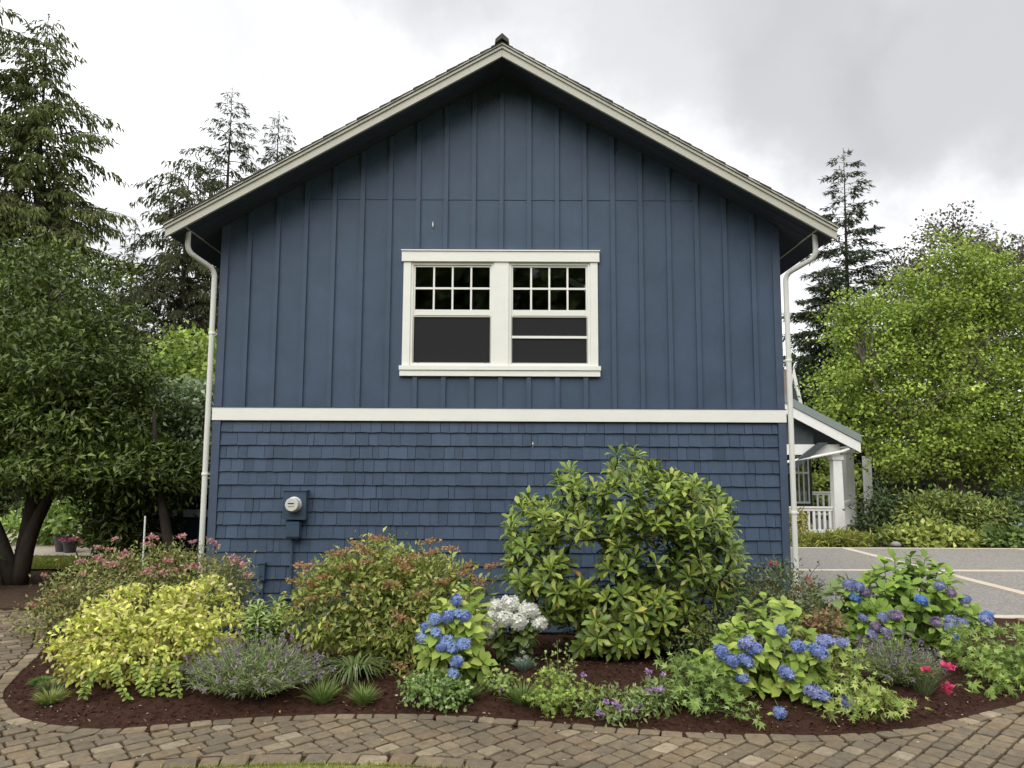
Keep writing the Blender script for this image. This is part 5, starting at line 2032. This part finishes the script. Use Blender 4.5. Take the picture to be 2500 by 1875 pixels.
bush('strawberry_clump', 'low clump of small rounded leaves at the bed edge, centre left', (-.56, 5.55, G(-.56, 5.55)), [(-.57, 5.55, .13, .24, .18, .11), (-.46, 5.50, .09, .18, .13, .08)], 170, 7, .03, .032, .026, [(.12, .19, .05), (.17, .24, .07), (.30, .36, .18)], M_LEAF, [4, 3, 1], cat='plant', nst=10, sr=.003, tmpl=T_LEAF, zmin=.03)
t = bush('cranesbill', 'small pale leaved plant with one pink flower near the paver edge', (-.10, 5.70, G(-.10, 5.7)), [(-.10, 5.70, .13, .11, .1, .08)], 36, 7, .03, .034, .028, [(.18, .25, .07), (.24, .30, .10)], M_LEAF, cat='plant', nst=8, sr=.003, tmpl=T_LEAF, zmin=.03)
flower_heads(t, 'flower', [(-.07, 5.58, .12)], .016, 12, .022, [(.55, .22, .5)])
t = thing('columbine', 'light green columbine with tall airy stems beside the path', 'plant', (.36, 5.42, G(.36, 5.42)))
lv = Leaves(T_PALM)
leaf_cloud(lv, [(.36, 5.42, .12, .24, .20, .11), (.28, 5.45, .20, .12, .1, .09)], 110, 6, .035, .042, .045, [(.22, .30, .065), (.28, .35, .09), (.16, .23, .05)], up=.9)
mb = MB()
for (x_, z_) in ((.24, .42), (.33, .50), (.42, .40), (.46, .36), (.28, .36)):
    mb.tube([(.36, 5.42, .05), (x_ * .6 + .14, 5.43, z_ * .6), (x_, 5.44, z_)], .003, 4)
    n = 22
    f = RNG.uniform(.5, 1.0, n)
    P = np.array([.36, 5.43, .05]) * (1 - f)[:, None] + np.array([x_, 5.44, z_]) * f[:, None] + RNG.normal(size=(n, 3)) * .022
    lv.add(P, sphere_dirs(n), _norm(UP + RNG.normal(size=(n, 3)) * .6), .030, .030, mixcol(n, [(.26, .33, .09), (.32, .38, .13)]))
mb.build('stems', M_STEM, t)
lv.build('foliage', M_LEAF, t)

t = bush('scabiosa', 'loose grey green perennial with lilac pincushion flowers near the path', (.84, 5.38, G(.84, 5.38)), [(.80, 5.38, .08, .30, .2, .07), (1.04, 5.42, .12, .18, .15, .09)], 160, 8, .04, .05, .018, [(.15, .20, .08), (.20, .26, .10), (.24, .30, .09)], M_LEAF, cat='plant', nst=16, sr=.003, zmin=.02)
SC = [(.94, 5.2, .34), (.98, 5.2, .23), (.93, 5.2, .22), (.60, 5.2, .07), (.71, 5.2, .14), (.74, 5.2, .11), (.65, 5.2, .15), (.84, 5.2, .09), (1.01, 5.2, .22), (.88, 5.2, .12), (.50, 5.25, .31), (1.06, 5.3, .30)]
flower_heads(t, 'flower', SC, .018, 16, .024, [(.42, .26, .52), (.50, .34, .58), (.36, .22, .48)], flat=.5)
mb = MB()
for p in SC:
    twig(mb, (p[0] * .7 + .25, 5.4, .03), p, .002, .0015, .03, 4)
mb.build('flower_stems', M_STEM, t)

# abelia: dark fine shrub behind the right hydrangea
t = bush('abelia', 'dark fine leaved shrub with bronze tips between rhododendron and right house corner', (2.3, 7.1, G(2.3, 7.1)),
         [(2.25, 7.1, .25, .60, .5, .42), (2.55, 7.4, .50, .45, .4, .30), (1.85, 6.75, .15, .42, .4, .32), (2.75, 7.0, .15, .30, .35, .30), (1.7, 6.4, .04, .36, .3, .20), (2.1, 6.6, .22, .40, .3, .28)],
         860, 15, .075, .045, .018, [(.085, .115, .036), (.12, .15, .05), (.055, .08, .026), (.17, .125, .07)], M_GLOSS, [4, 3, 3, 1], nst=44, sr=.005, zmin=-.08)
t = bush('nandina', 'reddish bronze leaved shrub between the two right hydrangeas', (2.72, 6.75, G(2.72, 6.75)), [(2.72, 6.75, .25, .18, .16, .24), (2.85, 6.8, .36, .12, .12, .12)], 70, 10, .05, .05, .018, [(.24, .13, .07), (.30, .19, .10), (.15, .15, .06)], M_LEAF, nst=14, sr=.004, zmin=-.03)
flower_heads(t, 'seed_head', [(2.70, 6.6, .26), (2.65, 6.6, .20), (2.85, 6.6, .40)], .04, 22, .022, [(.42, .18, .13), (.45, .24, .17)])
t = thing('rose_bush', 'leggy rose with a few coral red flowers at the right house corner', 'rose', (2.95, 8.0, G(2.95, 8.0)))
RS = [(2.72, 7.8, .72), (3.06, 7.8, .57), (3.08, 7.75, .51), (2.9, 7.8, .35), (3.25, 7.8, .58), (2.97, 7.8, .47)]
mb = MB()
lv = Leaves(T_LEAF)
for p in RS + [(3.22, 7.85, .74), (2.8, 7.9, .6)]:
    twig(mb, (2.95, 8.0, -.2), p, .005, .0025, .03, 6, .1)
    n = 26
    f = RNG.uniform(.35, 1, n)
    P = np.array([2.95, 8.0, -.2]) * (1 - f)[:, None] + np.array(p) * f[:, None] + RNG.normal(size=(n, 3)) * .035
    lv.add(P, sphere_dirs(n), _norm(UP + RNG.normal(size=(n, 3)) * .6), .045, .028, mixcol(n, [(.11, .14, .05), (.15, .12, .07), (.16, .20, .08)]))
mb.build('canes', M_TWIG, t)
lv.build('foliage', M_LEAF, t)
flower_heads(t, 'flower', RS[:4] + RS[5:], .032, 20, .036, [(.60, .10, .13), (.62, .16, .18), (.50, .07, .12)], flat=.7)


# hydrangeas
def mophead_protos(cols, r, nfl, fs, flat=.8):
    out = []
    for k in range(3):
        l2 = Leaves(T_FLORET)
        i = np.arange(nfl) + .5
        ph = np.arccos(1 - 1.65 * i / nfl)
        th = math.pi * (1 + 5 ** .5) * i
        d = np.stack([np.cos(th) * np.sin(ph), np.sin(th) * np.sin(ph), np.cos(ph)], 1)
        d = _norm(d + RNG.normal(size=d.shape) * .12)
        lob = 1 + .16 * np.sin(d[:, 0] * 5 + k) * np.sin(d[:, 1] * 4 + 2 * k)
        P = d * np.array([r, r, r * flat]) * (RNG.uniform(.80, 1.06, nfl) * lob)[:, None]
        d = _norm(d + RNG.normal(size=d.shape) * .30)
        tg = np.cross(d, sphere_dirs(nfl))
        l2.add(P, tg, d, fs * RNG.uniform(.8, 1.15, nfl), fs * RNG.uniform(.8, 1.15, nfl), mixcol(nfl, cols, None, .10))
        # dark heart so the gaps between florets are not see-through
        o = l2.build('bloom', M_PETAL, None, kind=None)
        out.append(o.data)
        bpy.data.objects.remove(o)
    return out


def hydrangea(name, label, base, ells, nsh, blooms, bcols, br, lcols, L=.135, W=.095, heroes=140, bw=None, tops=(), front=-.3, cat='hydrangea'):
    t = thing(name, label, cat, base)
    lv = Leaves(T_LEAF)
    mb = MB()
    P, out = in_ells(nsh, ells, .72)
    zb = base[2] + .06
    keep = P[:, 2] > zb
    P, out = P[keep], out[keep]
    if len(tops):
        P = np.concatenate([P, np.array(tops)])
        out = np.concatenate([out, np.repeat(UP[None], len(tops), 0)])
    for p, o_ in zip(P, out):
        ax = _norm((o_ * .55 + UP * .8 + np.array([0, front, 0]) + RNG.normal(size=3) * .15)[None])[0]
        whorl(lv, p, ax, int(RNG.integers(4, 7)), L, W, lcols, (.05, .8))
        whorl(lv, p - ax * .06, ax, 3, L * 1.1, W * 1.1, lcols, (-.25, .15))
        root = (base[0] + (p[0] - base[0]) * .25, base[1] + (p[1] - base[1]) * .25, base[2] - .02)
        twig(mb, root, tuple(p), .005, .0035, .03, 4, .04)
    protos = [mophead_protos(c, br, 58, br * .86) for c in bcols]
    org = ORG[t.name]
    for i, p in enumerate(blooms):
        k = RNG.choice(len(bcols), p=(np.array(bw) / sum(bw)) if bw else None)
        o = bpy.data.objects.new('bloom', random.choice(protos[int(k)]))
        o.location = Vector(p) - org
        o.rotation_euler = (random.uniform(.1, .75), random.uniform(-.35, .35), random.uniform(0, 6.3))
        s_ = random.uniform(.78, 1.12)
        o.scale = (s_ * random.uniform(.95, 1.2), s_, s_ * random.uniform(.9, 1.05))
        o.rotation_euler = (random.uniform(.2, .9), random.uniform(-.4, .4), 0)
        col.objects.link(o)
        o.parent = t
        root = (base[0] + (p[0] - base[0]) * .3, base[1] + (p[1] - base[1]) * .3, base[2] - .02)
        twig(mb, root, (p[0], p[1] + .01, p[2] - .01), .005, .003, .05, 4, .04)
        ax = _norm(np.array([[0, -.5, .8]]))[0]
        whorl(lv, np.array(p) - ax * (br * .9), ax, 4, L * .9, W * .9, lcols, (-.15, .15))
    mb.build('stems', M_STEM, t)
    lv.heroes(heroes, 'leaf', 'foliage', M_LEAF, t)
    return t


BLUE = [(.14, .20, .50), (.19, .27, .58), (.26, .34, .62), (.36, .42, .66)]
VIOL = [(.24, .26, .50), (.30, .32, .56), (.38, .40, .62), (.27, .33, .58)]
MAUV = [(.36, .26, .42), (.42, .32, .48), (.30, .24, .42)]
PALE = [(.30, .42, .70), (.40, .50, .74), (.24, .36, .66)]
BRT = [(.15, .30, .68), (.22, .38, .74), (.12, .24, .60)]
C_HYD = [(.20, .28, .05), (.26, .34, .07), (.15, .225, .04), (.33, .38, .09)]
HB_ = [(1.52, 5.5, .41), (1.70, 5.5, .47), (1.58, 5.45, .36), (1.68, 5.45, .36), (1.64, 5.42, .25), (1.96, 5.5, .56), (2.06, 5.45, .46), (2.28, 5.5, .49), (2.20, 5.45, .43), (1.95, 5.4, .29), (2.11, 5.35, .18), (2.18, 5.35, .15), (2.36, 5.38, .09), (1.84, 5.25, .07), (1.76, 5.48, .44), (2.42, 5.55, .47), (1.73, 5.5, .43)]
hydrangea('blue_hydrangea', 'blue mophead hydrangea with yellow green leaves at the front right of the bed', (1.95, 5.8, G(1.95, 5.8)), [(1.95, 5.8, .32, .45, .38, .26), (1.75, 5.75, .22, .34, .32, .20), (2.2, 5.7, .20, .34, .32, .20)], 84, HB_, [BLUE, VIOL], .047, C_HYD, L=.108, W=.076, bw=[3, 2],
          tops=[(1.98, 5.9, .72), (2.15, 5.95, .66), (1.86, 5.9, .66), (1.95, 5.8, .58), (2.10, 5.8, .58), (2.22, 5.85, .58), (1.82, 5.8, .52), (2.0, 5.75, .50)], heroes=170)
HM = [(-.58, 5.75, .58), (-.42, 5.8, .71), (-.40, 5.75, .62), (-.65, 5.75, .52), (-.56, 5.7, .49), (-.48, 5.68, .43), (-.51, 5.66, .40), (-.44, 5.66, .39), (-.36, 5.7, .41), (-.40, 5.62, .30), (-.42, 5.6, .22), (-.475, 5.56, .14), (-.35, 5.75, .60), (-.66, 5.75, .44), (-.47, 5.75, .60)]
hydrangea('blue_hydrangea', 'narrow pale blue hydrangea between the bronze spirea and white hydrangea', (-.42, 5.98, G(-.42, 5.98)), [(-.45, 5.98, .40, .26, .24, .26), (-.38, 5.92, .24, .22, .22, .16)], 30, HM, [PALE, BLUE], .041, C_HYD, L=.115, W=.08, bw=[2, 1.5],
          tops=[(-.33, 6.05, .74), (-.28, 6.0, .64), (-.55, 6.0, .62), (-.25, 6.0, .54)], heroes=110)
HR = [(3.18, 6.9, .65), (3.14, 6.9, .56), (3.09, 6.9, .67), (3.20, 6.9, .37), (3.29, 6.85, .31), (3.36, 6.85, .39), (3.26, 6.85, .24), (3.48, 6.85, .41), (3.37, 6.82, .27), (3.84, 6.85, .35), (3.97, 6.85, .37), (4.07, 6.85, .33), (3.96, 6.82, .31), (4.32, 6.9, .36), (3.92, 6.9, .66), (4.02, 6.9, .60), (4.14, 6.9, .54), (3.72, 6.85, .54), (3.96, 6.8, .23), (3.30, 6.78, .13), (3.24, 6.9, .60), (4.36, 6.95, .38)]
hydrangea('blue_hydrangea', 'largest hydrangea with mixed blue and mauve blooms beside the driveway', (3.75, 7.3, G(3.75, 7.3)), [(3.75, 7.3, .38, .55, .42, .36), (3.85, 7.3, .56, .42, .32, .24), (4.1, 7.25, .26, .42, .38, .26), (3.45, 7.2, .26, .36, .34, .24)], 150, HR, [VIOL, MAUV, BRT], .046, [(.14, .23, .035), (.19, .29, .045), (.11, .18, .03), (.24, .33, .06)], L=.115, W=.08, bw=[3, 1.4, 1.6],
          tops=[(3.62, 7.3, .80), (3.75, 7.35, .84), (3.88, 7.3, .88), (4.02, 7.3, .86), (4.15, 7.3, .78), (3.5, 7.25, .72), (4.25, 7.3, .70), (3.95, 7.2, .74), (3.7, 7.2, .70)], heroes=190)
hydrangea('pale_hydrangea', 'paler leafy hydrangea leaning left of the largest one', (3.12, 7.35, G(3.12, 7.35)), [(3.15, 7.35, .45, .24, .24, .24), (3.2, 7.3, .22, .2, .2, .18)], 22, [], [VIOL], .05, [(.20, .27, .10), (.26, .32, .14), (.16, .22, .08)], heroes=60)
WH = [(-.125, 6.5, .54), (0, 6.5, .56), (.125, 6.5, .51), (-.057, 6.45, .45), (.057, 6.45, .42), (-.17, 6.5, .46), (-.18, 6.5, .34), (.24, 6.5, .40), (.16, 6.5, .50), (-.145, 6.5, .40)]
hydrangea('white_hydrangea', 'white mophead hydrangea beneath the left side of the rhododendron', (0, 6.65, G(0, 6.65)), [(0, 6.65, .30, .25, .2, .18), (.12, 6.65, .34, .18, .18, .14)], 22, WH, [[(.90, .90, .82), (.90, .90, .86), (.86, .87, .74)]], .070, [(.13, .19, .05), (.18, .24, .07), (.10, .15, .04)], L=.10, W=.055, heroes=60)

# cut-leaved geraniums at the right
def palm_bush(name, label, base, ells, ncl, L, cols, cat='plant', wts=None, heroes=0):
    t = thing(name, label, cat, base)
    lv = Leaves(T_PALM)
    C = leaf_cloud(lv, ells, ncl, 6, .05, L, L * 1.05, cols, wts, .6, .9, .1, zmin=base[2])
    mb = MB()
    for i in RNG.choice(len(C), min(24, len(C)), replace=False):
        twig(mb, (base[0] + random.uniform(-.05, .05), base[1], base[2]), C[i], .003, .002, .05, 3)
    mb.build('stems', M_STEM, t)
    if heroes:
        lv.heroes(heroes, 'leaf', 'foliage', M_LEAF, t)
    else:
        lv.build('foliage', M_LEAF, t)
    return t


palm_bush('hardy_geranium', 'cut leaved green plant spilling onto the pavers left of the blue hydrangea', (1.42, 5.38, G(1.42, 5.38)), [(1.35, 5.42, .20, .22, .2, .15), (1.55, 5.22, .10, .18, .12, .08), (1.24, 5.5, .26, .16, .16, .10)], 90, .062, [(.16, .24, .06), (.22, .30, .09), (.12, .18, .045)])
palm_bush('hardy_geranium', 'pale yellow green cut leaved plant right of the front blue hydrangea', (2.48, 5.5, G(2.48, 5.5)), [(2.42, 5.62, .22, .24, .22, .18), (2.36, 5.22, .08, .26, .12, .07), (2.62, 5.36, .10, .20, .14, .08)], 130, .060, [(.22, .29, .06), (.29, .35, .10), (.16, .23, .05), (.33, .36, .12)])
palm_bush('hardy_geranium', 'bushy cut leaved plant at the right edge beside the pavers', (3.95, 6.2, G(3.95, 6.2)), [(3.95, 6.25, .26, .36, .34, .24), (3.75, 5.92, .12, .30, .2, .10), (4.2, 6.25, .18, .3, .25, .18), (4.55, 6.6, .12, .3, .25, .16)], 210, .066, [(.17, .26, .06), (.23, .32, .09), (.28, .34, .08), (.13, .20, .05)])
t = tuft('dianthus', 'wispy green plant with two vivid pink flowers among the right lavender', 3.12, 5.78, .15, .24, 160, [(.12, .16, .07), (.17, .21, .10)], .004, 'flowers', .6)
flower_heads(t, 'flower', [(3.20, 5.6, .28), (3.17, 5.58, .11), (3.06, 5.62, .245), (3.225, 5.6, .27), (3.18, 5.58, .145)], .024, 18, .036, [(.72, .06, .22), (.75, .10, .28), (.68, .12, .16)], flat=.6)

# plant tag, fallen petals
b = MB()
b.add([(-.075, 7.10, G(-.05, 7.1) + .03), (.015, 7.10, G(-.05, 7.1) + .05), (.03, 7.14, G(-.05, 7.1) + .11), (-.03, 7.14, G(-.05, 7.1) + .10), (-.02, 7.12, G(-.05, 7.1) - .03)], [(0, 1, 2, 3)])
b.tube([(-.02, 7.125, G(-.05, 7.1) - .03), (-.02, 7.125, G(-.05, 7.1) + .06)], .004, 5)
o = b.build('plant_tag', M_TAG, None)
tag(o, 'small white plant tag stuck in the mulch under the white hydrangea', 'tag')
t = thing('white_viola', 'tiny white flowers on the mulch beside the blue grey grass', 'flowers', (.12, 6.55, G(.12, 6.55)))
flower_heads(t, 'flower', [(.10, 6.45, .16), (.12, 6.45, .12), (.14, 6.5, .20), (.07, 6.45, .10)], .018, 12, .024, [(.75, .75, .70)], flat=.7)
lv = Leaves(T_DIAMOND)
n = 60
lv.add(np.array([.1, 6.55, .06]) + RNG.normal(size=(n, 3)) * np.array([.07, .05, .03]), sphere_dirs(n), sphere_dirs(n), .05, .02, mixcol(n, [(.12, .17, .06)]))
lv.build('foliage', M_LEAF, t)

# small pale debris on the mulch and pavers: fallen petals, twigs
lv = Leaves(T_DIAMOND)
n = 420
X = RNG.uniform(-4.6, 5.0, n)
Y = 4.55 + RNG.random(n) * 1.3
Z = H(X, Y) + np.where(in_poly(X, Y, BEDPOLY), bed_mound(X, Y) + .008, .016)
keep = np.hypot(X - LC[0], Y - LC[1]) > LR + .02
X, Y, Z = X[keep], Y[keep], Z[keep]
n = len(X)
lv.add(np.stack([X, Y, Z], 1), _norm(np.stack([RNG.normal(size=n), RNG.normal(size=n), RNG.normal(0, .1, n)], 1)), _norm(UP + RNG.normal(size=(n, 3)) * .25),
       RNG.uniform(.010, .030, n), RNG.uniform(.006, .014, n), mixcol(n, [(.36, .30, .20), (.20, .13, .07), (.50, .46, .38), (.24, .24, .08)]))
o = lv.build('plant_litter', M_CHIP, None)
tag(o, 'scattered dry petals and leaf bits along the bed edge and pavers', 'litter')
